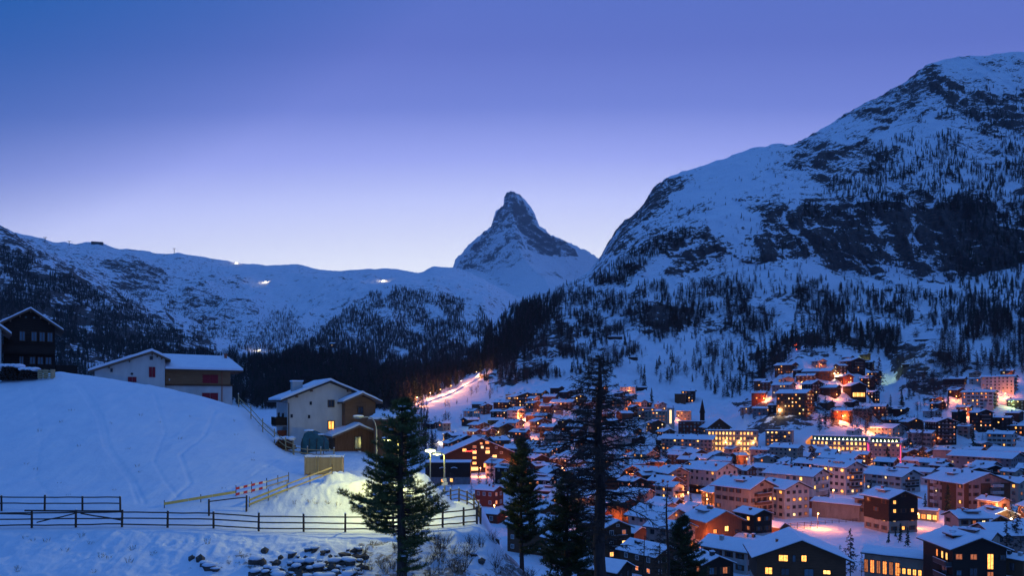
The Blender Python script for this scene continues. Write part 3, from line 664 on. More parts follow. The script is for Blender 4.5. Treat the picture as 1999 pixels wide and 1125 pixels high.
scatter([(740, 770), (830, 780), (850, 880), (760, 900)], 260, [L_, Sp, L_], (8, 15), -.4, 28, seed=18)
# left and middle
scatter([(760, 562), (850, 574), (930, 590), (962, 640), (950, 680), (900, 730), (860, 750), (770, 800), (600, 790), (540, 770), (560, 700), (640, 640), (690, 590)], 11000, [L_, L_, Fi], (14, 29), -.02, 34, seed=20)
scatter([(890, 740), (960, 640), (1010, 660), (1000, 612), (980, 600), (1050, 590), (1060, 640), (900, 745)], 700, [L_, Fi], (16, 27), -.3, 42, seed=21)
scatter([(500, 640), (560, 595), (580, 610), (560, 680), (510, 690)], 260, [L_, Bu], (14, 22), .0, 30, seed=22)
scatter([(-50, 640), (120, 640), (260, 670), (400, 705), (520, 700), (600, 760), (600, 800), (-50, 780)], 4600, [L_, L_, Fi], (12, 24), -.12, 46, seed=23)
scatter([(-50, 470), (60, 500), (170, 560), (340, 640), (430, 705), (260, 690), (-50, 660)], 6500, [L_, Fi, L_], (11, 19), -.03, 42, seed=24)
scatter([(200, 560), (330, 560), (520, 600), (640, 640), (600, 720), (430, 710), (330, 650)], 2400, [Bu, L_, Fi], (10, 18), .06, 30, seed=25)
scatter([(180, 490), (420, 520), (520, 600), (330, 560), (200, 560)], 320, [Bu], (7, 13), .18, 30, seed=26)
scatter([(480, 700), (640, 690), (900, 745), (800, 800), (500, 800)], 2800, [L_, L_, Fi], (12, 24), .0, 34, seed=27)

FOREST.sort(key=lambda t: -t[5])
NEAR_TREES, REST = FOREST[:0], FOREST
# one prototype mesh each; the 300 that show largest are trees of their own, the others one mass per kind
NEAR_TREES, REST = FOREST[:290], FOREST[290:]
TL = {'larch': ('bare larch standing on the snowy slope above the village', 'larches on the slopes around the village'),
      'fir': ('dark dense fir standing on the snowy slope above the village', 'firs on the slopes around the village'),
      'bush': ('low leafless bush growing on the snowy slope by the village', 'leafless bushes on the slopes around the village'),
      'sparse': ('thin open larch with bare lower trunk on the village slope', 'thin open larches on the slopes around the village')}
TN = {'larch': 'larch_tree', 'fir': 'fir_tree', 'bush': 'bare_bush', 'sparse': 'thin_larch_tree'}
for i, (kd, x, y, z, h, ph, rg) in enumerate(NEAR_TREES):
    tr, cr_, wh = PROTO[kd][i % 3]; rz = random.uniform(0, 6.28)
    if i < 90:
        e = obj(TN[kd], None, None, (x, y, z), rz); e.scale = (h, h, h); obj('trunk', tr, e); obj('crown', cr_, e)
    else:
        e = obj(TN[kd], wh, None, (x, y, z), rz); e.scale = (h * random.uniform(.85, 1.15),) * 2 + (h,)
    hw = {'larch': 'bare larch', 'fir': 'dark dense fir', 'bush': 'low leafless bush', 'sparse': 'thin open larch'}[kd]; hs = 'tall ' if h > 17 else 'short ' if h < 12 else ''
    tag(e, f'{hs}{hw} standing on the {rg}', 'tree' if kd != 'bush' else 'bush', f'{hs}{hw} trees on the {rg}')

def instancer(name, label, items, kd):
    pts = np.array([(a[1], a[2], a[3]) for a in items]); me = bpy.data.meshes.new(name)
    me.vertices.add(len(pts)); me.vertices.foreach_set('co', pts.astype(np.float32).ravel())
    sc = me.attributes.new('height', 'FLOAT', 'POINT'); sc.data.foreach_set('value', np.array([a[4] for a in items], dtype=np.float32))
    o = obj(name, me); tag(o, label, 'forest', None, 'stuff')
    ng = bpy.data.node_groups.new(name, 'GeometryNodeTree')
    ng.interface.new_socket('Geometry', in_out='INPUT', socket_type='NodeSocketGeometry'); ng.interface.new_socket('Geometry', in_out='OUTPUT', socket_type='NodeSocketGeometry')
    n = ng.nodes; L = ng.links; gi = n.new('NodeGroupInput'); go = n.new('NodeGroupOutput')
    join = n.new('GeometryNodeJoinGeometry')
    mp = n.new('GeometryNodeMeshToPoints'); L.new(gi.outputs[0], mp.inputs['Mesh'])
    iop = n.new('GeometryNodeInstanceOnPoints'); L.new(mp.outputs[0], iop.inputs['Points'])
    g2i = n.new('GeometryNodeGeometryToInstance')
    for k in range(3):
        oi = n.new('GeometryNodeObjectInfo'); po = bpy.data.objects.new(kd + '_source', PROTO[kd][k][2]); oi.inputs[0].default_value = po
        oi.inputs['As Instance'].default_value = True
        L.new(oi.outputs['Geometry'], g2i.inputs[0])
    L.new(g2i.outputs[0], iop.inputs['Instance']); iop.inputs['Pick Instance'].default_value = True
    rv = n.new('FunctionNodeRandomValue'); rv.data_type = 'FLOAT_VECTOR'; rv.inputs[0].default_value = (0, 0, 0); rv.inputs[1].default_value = (.08, .08, 6.28)
    L.new(rv.outputs[0], iop.inputs['Rotation'])
    na = n.new('GeometryNodeInputNamedAttribute'); na.data_type = 'FLOAT'; na.inputs[0].default_value = 'height'; L.new(na.outputs[0], iop.inputs['Scale'])
    L.new(iop.outputs[0], go.inputs[0])
    md = o.modifiers.new('scatter', 'NODES'); md.node_group = ng
for kd, nm, lb in (('larch', 'larch_forest', 'far off forest of bare larches covering the mountain sides'), ('fir', 'fir_forest', 'far off dark firs mixed into the mountain forest'),
                   ('bush', 'scrub', 'far off scrub dotted over the rocky snow slopes'), ('sparse', 'open_larch_wood', 'thin open larches scattered far up the slopes')):
    it = [a for a in REST if a[0] == kd]
    if it: instancer(nm, lb, it, kd)
# ------------------------------------------------------------------ houses
WIN = {}
def window_mesh(w, h, glass, frame, cross=True, depth=.10, shut=False):
    k = (round(w, 1), round(h, 1), glass, frame, cross, shut)
    if k in WIN: return WIN[k]
    w, h = k[0], k[1]; fw = min(.12, w * .12)
    fr = MB()
    fr.box((-w / 2, -depth, 0), (-w / 2 + fw, .02, h)); fr.box((w / 2 - fw, -depth, 0), (w / 2, .02, h))
    fr.box((-w / 2 + fw, -depth, 0), (w / 2 - fw, .02, fw)); fr.box((-w / 2 + fw, -depth, h - fw), (w / 2 - fw, .02, h))
    if cross:
        n = max(1, round(w / 1.1) - 1) if w > 1.7 else 1
        for i in range(n):
            x = -w / 2 + w * (i + 1) / (n + 1); fr.box((x - .04, -depth + .02, fw), (x + .04, 0, h - fw))
    if shut:
        for sg in (-1, 1): x0 = sg * (w / 2 + .03); x1 = sg * (w / 2 + .03 + w * .42); fr.box((min(x0, x1), -.07, -.02), (max(x0, x1), .01, h + .02), 1)
    pn = MB(); pn.quad([(-w / 2 + fw, -.035, fw), (w / 2 - fw, -.035, fw), (w / 2 - fw, -.035, h - fw), (-w / 2 + fw, -.035, h - fw)])
    one = MB(); one.v = fr.v + pn.v; k0 = len(fr.v); one.f = fr.f + [tuple(k0 + i for i in f) for f in pn.f]; one.m = [2 if q else 0 for q in fr.m] + [1]
    WIN[k] = (fr.mesh('window_frame', [frame, 'timber_brown']), pn.mesh('window_pane', [glass]), one.mesh('window', [frame, glass, 'timber_brown']))
    return WIN[k]
LITS = ['lit_amber', 'lit_amber', 'lit_orange', 'lit_yellow', 'lit_pale', 'lit_dim', 'lit_dim', 'lit_dim', 'lit_orange']
FACE = {'S': 0, 'E': math.pi / 2, 'W': -math.pi / 2, 'N': math.pi}
def add_window(par, L, Wd, face, s, z, w, h, glass, frame, deep=False, name='window', shut=False):
    """s runs to the right as one looks at that face from outside"""
    if face == 'S': loc = (s, -Wd / 2 - .01, z)
    elif face == 'E': loc = (L / 2 + .01, s, z)
    elif face == 'W': loc = (-L / 2 - .01, -s, z)
    else: loc = (-s, Wd / 2 + .01, z)
    fr, pn, one = window_mesh(w, h, glass, frame, shut=shut)
    if deep:
        e = obj(name, fr, par, loc, FACE[face]); obj('pane', pn, e)
    else: obj(name, one, par, loc, FACE[face])

def roof_parts(par, L, Wd, He, pitch, ov, edge, seed, snow=.32, ovg=None, patches=0, z0=0.0):
    """two snowy slopes along X; returns ridge height"""
    r = random.Random(seed); t = math.tan(pitch); rise = Wd / 2 * t; ovg = ov if ovg is None else ovg
    hw = Wd / 2 + ov; zr = He + rise + .02; ze = zr - hw * t; X = L / 2 + ovg; th = .22
    b = MB()
    for s in (-1, 1):
        b.prism([(-X, 0, zr), (-X, s * hw, ze), (-X, s * hw, ze + th), (-X, 0, zr + th)][::s], (2 * X, 0, 0))
    rf = obj('roof', b.mesh('roof', [edge]), par)
    # rafters / purlin ends under the gable overhang
    V, Fc = [], []; nx, ny = max(3, int(L / 2.2)), 10
    sb = MB(); ins = .10
    for s in (-1, 1):
        g_ = []
        for i in range(nx + 1):
            row = []
            for j in range(ny // 2 + 1):
                x = -X + ins + (2 * X - 2 * ins) * i / nx; y = s * (hw - ins * .3) * j / (ny // 2)
                e = 1.0
                if i in (0, nx) or j == ny // 2: e = .72
                zz = zr + th - abs(y) * t + snow * e * (.85 + .3 * r.random()) - (.02 if j else -.02)
                if j == 0: zz = zr + th + snow * .9
                row.append((x + r.uniform(-.05, .05), y + (r.uniform(-.06, .06) if j == ny // 2 else 0), zz))
            g_.append(row)
        for i in range(nx):
            for j in range(ny // 2):
                q = [g_[i][j], g_[i + 1][j], g_[i + 1][j + 1], g_[i][j + 1]]; sb.quad(q if s < 0 else q[::-1])
        # edges of the snow blanket
        for i in range(nx):
            a, c = g_[i][-1], g_[i + 1][-1]; sb.quad([a, c, (c[0], c[1], ze + th + .005 + (hw - abs(c[1])) * t), (a[0], a[1], ze + th + .005 + (hw - abs(a[1])) * t)][::1 if s < 0 else -1])
        for row in (g_[0], g_[-1]):
            for j in range(ny // 2):
                a, c = row[j], row[j + 1]; sb.quad([a, c, (c[0], c[1], zr + th + .005 - abs(c[1]) * t), (a[0], a[1], zr + th + .005 - abs(a[1]) * t)])
    obj('roof_snow', sb.mesh('roof_snow', ['snow_roof'], smooth=False), rf)
    return zr, t, rf

def chimney(rf, x, y, zr, t, mat='plaster_grey', w=.7, h=1.3):
    zb = zr - abs(y) * t; b = MB(); b.box((x - w / 2, y - w / 2, zb - .3), (x + w / 2, y + w / 2, zb + h)); b.box((x - w * .62, y - w * .62, zb + h), (x + w * .62, y + w * .62, zb + h + .12))
    b.box((x - w * .55, y - w * .55, zb + h + .123), (x + w * .55, y + w * .55, zb + h + .32), 1)
    obj('chimney', b.mesh('chimney', [mat, 'snow_small']), rf)

WALLM = dict(w='plaster_white', c='plaster_cream', p='plaster_pink', g='plaster_grey', b='timber_brown', d='timber_dark', r='timber_red', l='timber_light', u='timber_upright')
def balcony(par, L, Wd, face, s0, s1, z, mat, slab='plaster_grey', depth=1.25, solid=True):
    b = MB(); w = s1 - s0; c = (s0 + s1) / 2
    b.box((-w / 2, -depth, -.16), (w / 2, .0, 0), 1)
    if solid: b.box((-w / 2, -depth - .06, -.05), (w / 2, -depth, .95), 0)
    else:
        b.box((-w / 2, -depth - .06, .85), (w / 2, -depth, .95), 0)
        n = max(3, int(w / .35))
        for i in range(n + 1): x = -w / 2 + w * i / n; b.box((x - .04, -depth - .05, 0), (x + .04, -depth - .01, .85), 0)
    b.box((-w / 2, -depth - .075, .955), (w / 2, -depth + .015, 1.03), 2)
    for x in (-w / 2, w / 2 - .06): b.box((x, -depth, 0), (x + .06, -.01, .95), 0)
    if face == 'S': loc = (c, -Wd / 2, z)
    elif face == 'E': loc = (L / 2, c, z)
    elif face == 'W': loc = (-L / 2, -c, z)
    obj('balcony', b.mesh('balcony', [mat, slab, 'snow_small']), par, loc, FACE[face])

PLACED = []   # (x, y, radius)
MARKS = []    # landmark (u, v, short name)
DIM = {}
def house(u, vb, wpx, hpx, rot=-35, asp=1.2, wall='w', lit=.25, label=None, short=None, opt='', pitch=20, Y=None, win=None, cat='house', name='chalet', seed=None, z=None):
    """u, vb: foot of the house; wpx, hpx: apparent width and eave height there"""
    global LAST
    seed = int(u * 7 + vb * 13) if seed is None else seed; r = random.Random(seed)
    if Y is None:
        Y = T1.hit(u, vb)
        if Y is None: return None
    k = Y / F; az = math.atan((u - CX) / F); th = math.radians(rot); x = (u - CX) * k
    w = wpx * k * math.cos(az); Wd = w / (asp * abs(math.cos(th)) + abs(math.sin(th))); L = asp * Wd; He = hpx * k; rth = th; th = th - az; LAST = (L, Wd, He)
    yc = Y + .5 * (L * abs(math.sin(th)) + Wd * abs(math.cos(th))) * .6; x = (u - CX) / F * yc
    zg = (HY - vb) * k if z is None else z
    e = obj(name, None, None, (x, yc, zg), th)
    tag(e, label, cat, None)
    PLACED.append((x, yc, .5 * math.hypot(L, Wd)))
    if short: MARKS.append((u, vb - hpx * .5, short))
    wm = WALLM[wall[0]]; tm = WALLM[wall[1]] if len(wall) > 1 else None
    pr = math.radians(pitch); rise = Wd / 2 * math.tan(pr); fd = 3.5
    flat = 'F' in opt
    if flat: rise = 0
    # walls: lower storeys, then an upper timber part when there are two materials
    zt = He * (.55 if 'h' in opt else .36) if tm else He
    wmesh = MB()
    def pent(z0, z1, gab):
        p = [(-L / 2, -Wd / 2, z0), (-L / 2, -Wd / 2, z1)] + ([(-L / 2, 0, z1 + rise)] if gab else []) + [(-L / 2, Wd / 2, z1), (-L / 2, Wd / 2, z0)]
        return p[::-1]
    if tm:
        wmesh.prism(pent(-fd, zt, False), (L, 0, 0), 0)
        m2 = MB(); g_ = .12
        p = [(-L / 2 - g_, -Wd / 2 - g_, zt - .1), (-L / 2 - g_, -Wd / 2 - g_, He), (-L / 2 - g_, 0, He + rise), (-L / 2 - g_, Wd / 2 + g_, He), (-L / 2 - g_, Wd / 2 + g_, zt - .1)]
        m2.prism(p[::-1], (L + 2 * g_, 0, 0), 0)
        obj('upper_wall', m2.mesh('upper_wall', [tm]), e)
    else: wmesh.prism(pent(-fd, He, not flat), (L, 0, 0), 0)
    obj('wall', wmesh.mesh('wall', [wm]), e)
    edge = 'roof_edge_warm' if ('e' in opt or r.random() < .3) else 'roof_edge'
    if flat:
        b = MB(); b.box((-L / 2 - .4, -Wd / 2 - .4, He), (L / 2 + .4, Wd / 2 + .4, He + .3)); rf = obj('roof', b.mesh('roof', [edge]), e)
        b = MB(); nx, ny = 6, 4
        for i in range(nx):
            for j in range(ny):
                xs = [-L / 2 - .35 + (L + .7) * q / nx for q in (i, i + 1)]; ys = [-Wd / 2 - .35 + (Wd + .7) * q / ny for q in (j, j + 1)]
                b.quad([(xs[0], ys[0], He + .6), (xs[1], ys[0], He + .6), (xs[1], ys[1], He + .6), (xs[0], ys[1], He + .6)])
        b.box((-L / 2 - .36, -Wd / 2 - .36, He + .303), (L / 2 + .36, Wd / 2 + .36, He + .59))
        obj('roof_snow', b.mesh('roof_snow', ['snow_roof']), rf); zr, t = He, 0
    else:
        ov = max(.5, min(1.4, Wd * .10)); zr, t, rf = roof_parts(e, L, Wd, He, pr, ov, edge, seed, .28 + .1 * r.random())
    if 'n' not in opt:
        for q in range(1 + (r.random() < .4) + (L > 14)):
            chimney(rf, r.uniform(-.35, .35) * L, -r.uniform(.05, .3) * Wd, zr, t, r.choice(['plaster_white', 'plaster_grey', 'brick_red', 'metal_dark']), r.uniform(.5, .9), r.uniform(.9, 1.5))
    if 'D' in opt:   # low dormer on the slope that faces the town
        b = MB(); dx = r.uniform(-.1, .15) * L; y0 = -Wd * .30; zb = zr - abs(y0) * t
        b.box((dx - 1.6, y0 - .1, zb - .5), (dx + 1.6, y0 + 2.2, zb + 1.0)); b.box((dx - 2.1, y0 - .6, zb + 1.003), (dx + 2.1, y0 + 2.4, zb + 1.2), 1); b.box((dx - 2.05, y0 - .55, zb + 1.203), (dx + 2.05, y0 + 2.3, zb + 1.5), 2)
        obj('dormer', b.mesh('dormer', [wm, 'roof_edge', 'snow_small']), rf)
    # windows
    st = max(1, round(He / 2.85)); sh = He / st
    small = hpx < 17
    deep = wpx > 75
    fm = 'frame_white' if wall[0] in 'dbru' and r.random() < .5 else 'frame_brown'
    faces = []
    if abs(math.sin(rth)) > .2: faces.append(('E' if rth < 0 else 'W', Wd))
    if abs(math.cos(rth)) > .17: faces.append(('S', L))
    wlist = []
    for fc, ln in faces:
        n = max(1, int((ln - .8) / (2.7 if not small else 3.4)))
        for s_ in range(st):
            for i in range(n):
                if r.random() < (.14 if 'H' not in opt else 0): continue
                wlist.append((fc, (i + .5 - n / 2) * (ln - .6) / n, s_ * sh + sh * .32, min(1.3, sh * .42) * (1.25 if 'H' in opt else 1), sh * .46, r.random() < lit))
        if fc in 'EW' and rise > 1.6 and not flat:
            wlist.append((fc, 0, He + rise * .15, 1.0, min(1.1, rise * .4), r.random() < lit))
    if win is not None: wlist = win
    if 'x' in opt: wlist = []
    shu = wall[0] in 'wcp' and win is None and 'H' not in opt and r.random() < .6 and hpx > 14
    for fc, s_, zz, ww, hh, on in wlist:
        gl_ = (on if isinstance(on, str) else r.choice(LITS)) if on else ('glass_dark' if r.random() < .8 else 'glass_sky')
        add_window(e, L, Wd if zz < zt or not tm else Wd + .24, fc, s_ if fc in 'S' else s_, zz, ww, hh, gl_, fm, deep, shut=shu) if fc == 'S' else \
            add_window(e, L if zz < zt or not tm else L + .24, Wd, fc, s_, zz, ww, hh, gl_, fm, deep, shut=shu)
    # balconies
    if 'b' in opt and faces:
        fc, ln = faces[0] if 's' not in opt else faces[-1]
        for s_ in range(1, st):
            a = .46 if 'B' in opt else .30
            balcony(e, L + (.24 if tm else 0), Wd + (.24 if tm else 0), fc, -ln * a, ln * a, s_ * sh + .1, tm or ('timber_brown' if r.random() < .7 else 'timber_dark'))
    return e

# ---- every building named below stands out in the view
PL = 'p'
B = []
def H(*a, **k): return house(*a, **k)
# bottom right, nearest rows
h = H(1880, 1168, 166, 100, -62, 1.15, 'd', .12, 'tall near black apartment house with curved balconies and lit stair window, nearest at bottom right', 'tall black apartment house', 'D', 22, name='apartment_house',
      win=[('E', -4.2, 8.6, 1.5, 1.3, 'lit_dim'), ('E', -1.2, 8.6, 1.5, 1.3, 'lit_dim'), ('E', 2.2, 6.6, 1.4, 3.4, 'lit_amber'), ('E', 2.2, 3.0, 1.4, 3.2, 'lit_dim'), ('E', 2.2, -.5, 1.4, 3.1, 'lit_amber'), ('E', -1.2, 5.2, 1.7, 1.7, ''), ('E', -1.2, 2.3, 1.7, 1.7, ''), ('E', -4.2, 5.2, 1.2, 1.2, ''), ('E', 4.8, 8.6, 1.3, 1.2, ''),
           ('S', 0, 8.0, .9, 1.7, 'lit_orange'), ('S', 2.2, 8.0, .9, 1.7, 'lit_yellow'), ('S', 4.0, 8.0, .9, 1.7, 'lit_yellow'), ('S', 3, 5.0, 2.4, 1.8, ''), ('S', 3, 2.2, 2.4, 1.8, '')])
for z_ in (7.1, 4.2, 1.3): balcony(h, LAST[0], LAST[1], 'S', LAST[0] * .05, LAST[0] * .48, z_, 'metal_dark', 'plaster_grey')
H(1738, 1040, 105, 68, -48, 1.0, 'cd', .30, 'black timber block on a pale base with small scattered lit windows, beside the snowy field', 'black block beside the snowy field', 'D', 21, name='apartment_house')
h = H(1889, 1002, 166, 60, -50, 1.0, 'p', .10, 'wide pink and brown striped apartment house with stacked white balconies on its gable', 'striped apartment house', 'D', 20, name='apartment_house')
L_, W_, H_e = LAST
for fc, a, b_ in (('S', -.46, -.34), ('S', -.08, .30), ('E', -.5, -.40), ('E', -.14, .06), ('E', .30, .49)):
    ln = L_ if fc == 'S' else W_; w_ = (b_ - a) * ln; bb = MB(); bb.box((-w_ / 2, -.16, -1), (w_ / 2, -.012, H_e - .1)); c_ = (a + b_) / 2 * ln
    o = obj('timber_strip', bb.mesh('timber_strip', ['timber_brown']), h, (c_, -W_ / 2, 0) if fc == 'S' else (L_ / 2, c_, 0), FACE[fc])
for j in range(1, 5):
    balcony(h, L_, W_, 'E', W_ * .06, W_ * .30, j * H_e / 4.6, 'plaster_white'); balcony(h, L_, W_, 'S', -L_ * .34, -L_ * .22, j * H_e / 4.6, 'plaster_white')
H(1742, 962, 110, 33, -35, 1.35, 'w', .15, 'white chalet inn with a low dormer and wooden balconies, left of the striped apartment house', 'white chalet inn', 'bD', 21, name='chalet')
H(1640, 966, 92, 54, -38, 1.25, 'w', .34, 'tall cream apartment house with dormer and a column of lit stair windows', 'tall cream apartment house', 'DbH', 20, name='apartment_house')
H(1556, 990, 128, 62, -30, 1.5, 'rw', .30, 'red brown apartment house with a long snowy roof, behind the white three row house', 'long roofed red brown apartment house', 'b', 19, name='apartment_house')
H(1530, 1012, 100, 58, -46, 1.1, 'w', .22, 'white house with three rows of windows, wall to wall with the beige balcony house', 'white three row house', 'H', 22)
H(1452, 1018, 118, 66, -38, 1.15, 'c', .18, 'beige house with stacked dark balconies and painted emblem gable above the small barn', 'beige balcony house', 'bD', 21, name='apartment_house')
H(1392, 968, 95, 50, -42, 1.15, 'dw', .14, 'house with dark timber long side and bright white gable, left of the beige balcony house', 'dark house with white gable', '', 22)
H(1312, 968, 66, 44, -58, 1.1, 'p', .10, 'narrow tall house with a pink gable lit by the street below', 'narrow pink gable house', 'b', 24)
H(1392, 1078, 110, 62, -55, .95, 'wu', .5, 'white and brown striped house with two lit gable windows stacked above each other', 'striped house with lit gable windows', 'D', 24,
  win=[('E', -3.2, 5.4, 1.3, 1.3, 'lit_orange'), ('E', -3.2, 2.6, 1.3, 1.4, 'lit_amber'), ('E', .6, 5.8, 1.4, 1.6, 'lit_yellow'), ('E', .6, 3.0, 1.4, 1.3, 'lit_dim'), ('E', .6, .4, 1.4, 1.2, 'lit_dim'), ('E', 4, 5, 1.2, 1.2, '')])
H(1285, 1062, 120, 50, -42, 1.25, 'w', .30, 'white gabled house half hidden behind twigs, left of the striped house with lit gable windows', 'white house behind the bare twigs', '', 24)
H(1228, 1072, 74, 32, -38, 1.3, 'u', 0, 'low brown timber barn with a clean snowy roof beside the bare larch trunk', 'low brown barn by the larch', 'xn', 20, name='barn', cat='barn')
H(1268, 1125, 120, 42, -42, 1.3, 'b', .1, 'brown house under a broad snowy roof at the bottom, right of the bare larch trunk', 'broad roofed brown house', '', 22)
H(1180, 1160, 110, 46, -30, 1.4, 'd', .0, 'dark house with a snow covered roof right behind the larch trunk at the bottom', 'dark house behind the larch trunk', 'n', 24)
H(1158, 1068, 60, 46, -50, 1.0, 'p', .1, 'pale plastered house seen between the fir and the larch trunk', 'pale house between fir and larch', '', 22)
h = H(1552, 1164, 192, 78, -80, .75, 'wb', .4, 'large brown timber chalet with bright orange gable windows at the bottom edge', 'large brown chalet at the bottom edge', '', 22,
      win=[('E', -3.6, 7.6, 2.0, 1.5, 'lit_amber'), ('E', .6, 7.7, 1.2, 1.5, 'lit_amber'), ('E', -6.6, 4.7, 1.6, 1.6, 'lit_amber'), ('E', 5.2, 5.2, 1.6, 1.0, 'lit_yellow'), ('E', 5.4, 3.0, 2.4, 1.0, 'lit_orange'), ('E', -1.4, 7.6, .7, 1.5, ''), ('E', -3.2, 4.6, 1.8, 1.6, ''), ('E', 1.6, 4.6, 2.0, 1.7, '')])
H(1432, 1118, 130, 44, -30, 1.3, 'w', .2, 'house with a large snowy roof and tall white chimney, left of the large brown chalet', 'house with the tall white chimney', '', 20)
H(1500, 1096, 150, 26, -28, 1.6, 'w', .0, 'wide snowy roofed annexe with stovepipes behind the large brown chalet', 'snowy annexe with stovepipes', '', 14)
H(1385, 1160, 90, 60, -60, 1, 'wd', .3, 'dark house in bottom row with glowing ground floor window, left of the tall white chimney', 'dark house with glowing ground floor', '', 22)
H(1638, 1016, 110, 30, -22, 2.4, 'c', .0, 'long windowless beige hall with a plain snowy roof beside the field', 'long windowless beige hall', 'xn', 16, name='hall', cat='hall')
H(1698, 1022, 60, 46, -26, 1.3, 'c', .0, 'beige house with brown balconies joined to the end of the windowless hall', 'beige house at the end of the hall', 'b', 18)
H(1506, 1046, 66, 16, -30, 1.5, 'ub', .0, 'small brown barn with an orange lit side wall at the edge of the field', 'small barn at the field edge', 'xn', 22, name='barn', cat='barn')
H(1436, 1040, 40, 20, -35, 1.2, 'r', .4, 'little red hut with snowy roof squeezed between two big houses', 'little red hut', 'n', 20)
H(1355, 1012, 36, 22, -50, 1.2, 'p', .5, 'little pink gabled annexe glowing orange below the narrow pink gable house', None, 'n', 22)
H(1910, 1052, 118, 34, -38, 1.4, 'wd', .25, 'two storey chalet with lit corner window, just uphill from the tall black apartment house', 'two storey chalet with lit corner', '', 20)
h = H(1748, 1134, 124, 46, -8, 1.6, 'c', .0, 'low hall with a row of tall lit windows, left of the tall black apartment house', 'round fronted hall', 'xn', 12, name='hall', cat='hall')
for i in range(6): add_window(h, LAST[0], LAST[1], 'S', -LAST[0] * .47 + i * 1.35, .9, 1.0, 3.2, 'lit_orange' if i % 2 else 'lit_dim', 'frame_brown', True)
for i in range(5): add_window(h, LAST[0], LAST[1], 'S', LAST[0] * .1 + i * 1.1, 1.5, .8, 1.5, 'lit_amber', 'frame_brown', True)
H(1975, 985, 80, 42, -30, 1.2, 'c', .2, 'pale big roofed house cut by the right edge beside the striped apartment house', None, '', 20)
h = H(1800, 1018, 66, 20, -10, 2.2, 'c', .0, 'low glass fronted restaurant glowing yellow, behind the black block', 'glowing restaurant', 'xn', 10, name='restaurant', cat='restaurant')
for i in range(6): add_window(h, LAST[0], LAST[1], 'S', -4.4 + i * 1.75, .5, 1.5, 1.9, ['lit_yellow', 'lit_amber', 'lit_yellow', 'lit_orange', 'lit_yellow', 'lit_amber'][i], 'frame_brown')
H(1985, 1128, 60, 34, -30, 1.3, 'b', .3, 'brown house cut by the right edge, just right of the tall black apartment house', None, '', 20)
# middle rows
H(1925, 930, 150, 36, -22, 1.8, 'g', .05, 'grey hall under a huge plain snowy roof on the right, above the striped apartment house', 'hall with the huge plain roof', 'n', 17, name='hall', cat='hall')
H(1985, 905, 110, 22, -18, 2.0, 'd', .0, 'dark building with a broad snowy roof cut by the right edge', None, 'n', 16)
h = H(1865, 922, 90, 40, -8, 2.4, 'p', .0, 'pale grand hotel with a green mansard roof strung with yellow lights', 'mansard roof hotel', 'HFn', 0, name='hotel', cat='hotel', win=[('S', -10 + i * 3.3, z_, 1.3, 1.9, 'lit_amber' if (i == 2 and z_ < 2) else '') for i in range(7) for z_ in (1.4, 5.2)])
for nm, u_, v_, w_, d_, lb in (('a', 1642, 908, 92, 9, 0), ('b', 1728, 912, 64, 10, 1)): pass
def long_hotel(u, vb, wpx, hpx, label, short, rows, cols, rot, glow_rows, green=True, neon=True):
    h = house(u, vb, wpx, hpx, rot, 2.6, 'p', 0, label, short, 'Fnx', 0, name='hotel', cat='hotel')
    Y_ = T1.hit(u, vb); k = Y_ / F; th = math.radians(rot); w = wpx * k * math.cos(math.atan((u - CX) / F)); Wd = w / (2.6 * abs(math.cos(th)) + abs(math.sin(th))); L = 2.6 * Wd; He = hpx * k
    for j in range(rows):
        for i in range(cols):
            on = j in glow_rows and random.random() < .85
            add_window(h, L, Wd, 'S', (i + .5 - cols / 2) * L * .95 / cols, He * (j + .22) / rows, min(1.5, L / cols * .55), He / rows * .6, random.choice(['lit_yellow', 'lit_amber', 'lit_amber']) if on else 'glass_dark', 'frame_white')
    for j in glow_rows: balcony(h, L, Wd, 'S', -L * .46, L * .46, He * j / rows + .1, 'plaster_cream', depth=.9)
    if green:   # set back top floor with a string of little lights
        b = MB(); b.box((-L / 2 + 1, -Wd / 2 + 1.5, He + .6), (L / 2 - 1, Wd / 2 - 1, He + 3.4)); b.box((-L / 2 + .4, -Wd / 2 + .9, He + 3.403), (L / 2 - .4, Wd / 2 - .4, He + 3.8), 1); obj('top_floor', b.mesh('top_floor', ['roof_green', 'snow_roof']), h)
        for i in range(cols):
            x = (i + .5 - cols / 2) * (L - 3) / cols; b = MB(); b.quad([(x - .4, -Wd / 2 + 1.44, He + .9), (x + .4, -Wd / 2 + 1.44, He + .9), (x, -Wd / 2 + 1.44, He + 2.1)]); obj('light_peak', b.mesh('light_peak', ['lamp_yellow']), h)
    return h, L, Wd, He
h1 = long_hotel(1640, 892, 118, 30, 'long pink lit hotel with rows of glowing balconies and yellow lights on its green roof', 'long pink lit hotel', 3, 13, -6, (2, 1))
h2 = long_hotel(1728, 912, 66, 46, 'taller hotel wing with magenta lit corners, joined to the end of the long pink hotel', 'hotel wing with magenta corners', 5, 7, -6, (4, 1, 0))
h3 = long_hotel(1428, 892, 104, 50, 'grand hotel with a golden floodlit facade and five rows of windows amid the village', 'golden floodlit hotel', 5, 14, 4, (4, 3, 2, 1, 0), False)
for hh, xs in ((h2, (-.5, .5)), (h1, (.5,))):
    for q in xs:
        b = MB(); b.box((-.12, -.25, 0), (.12, 0, hh[3] * .9)); obj('light_strip', b.mesh('light_strip', ['neon_pink']), hh[0], (q * hh[1] * .98, -hh[2] / 2, .3))
H(1345, 896, 110, 38, -12, 2.0, 'p', .22, 'pale four storey building with lit attic windows, left of the golden floodlit hotel', 'pale building beside the golden hotel', 'H', 16, name='apartment_house')
H(1522, 872, 56, 30, -8, 1.6, 'p', .45, 'pink flat roofed guest house with lit upper windows on the snowy bank', 'pink flat roofed guest house', 'FbHn', 0)
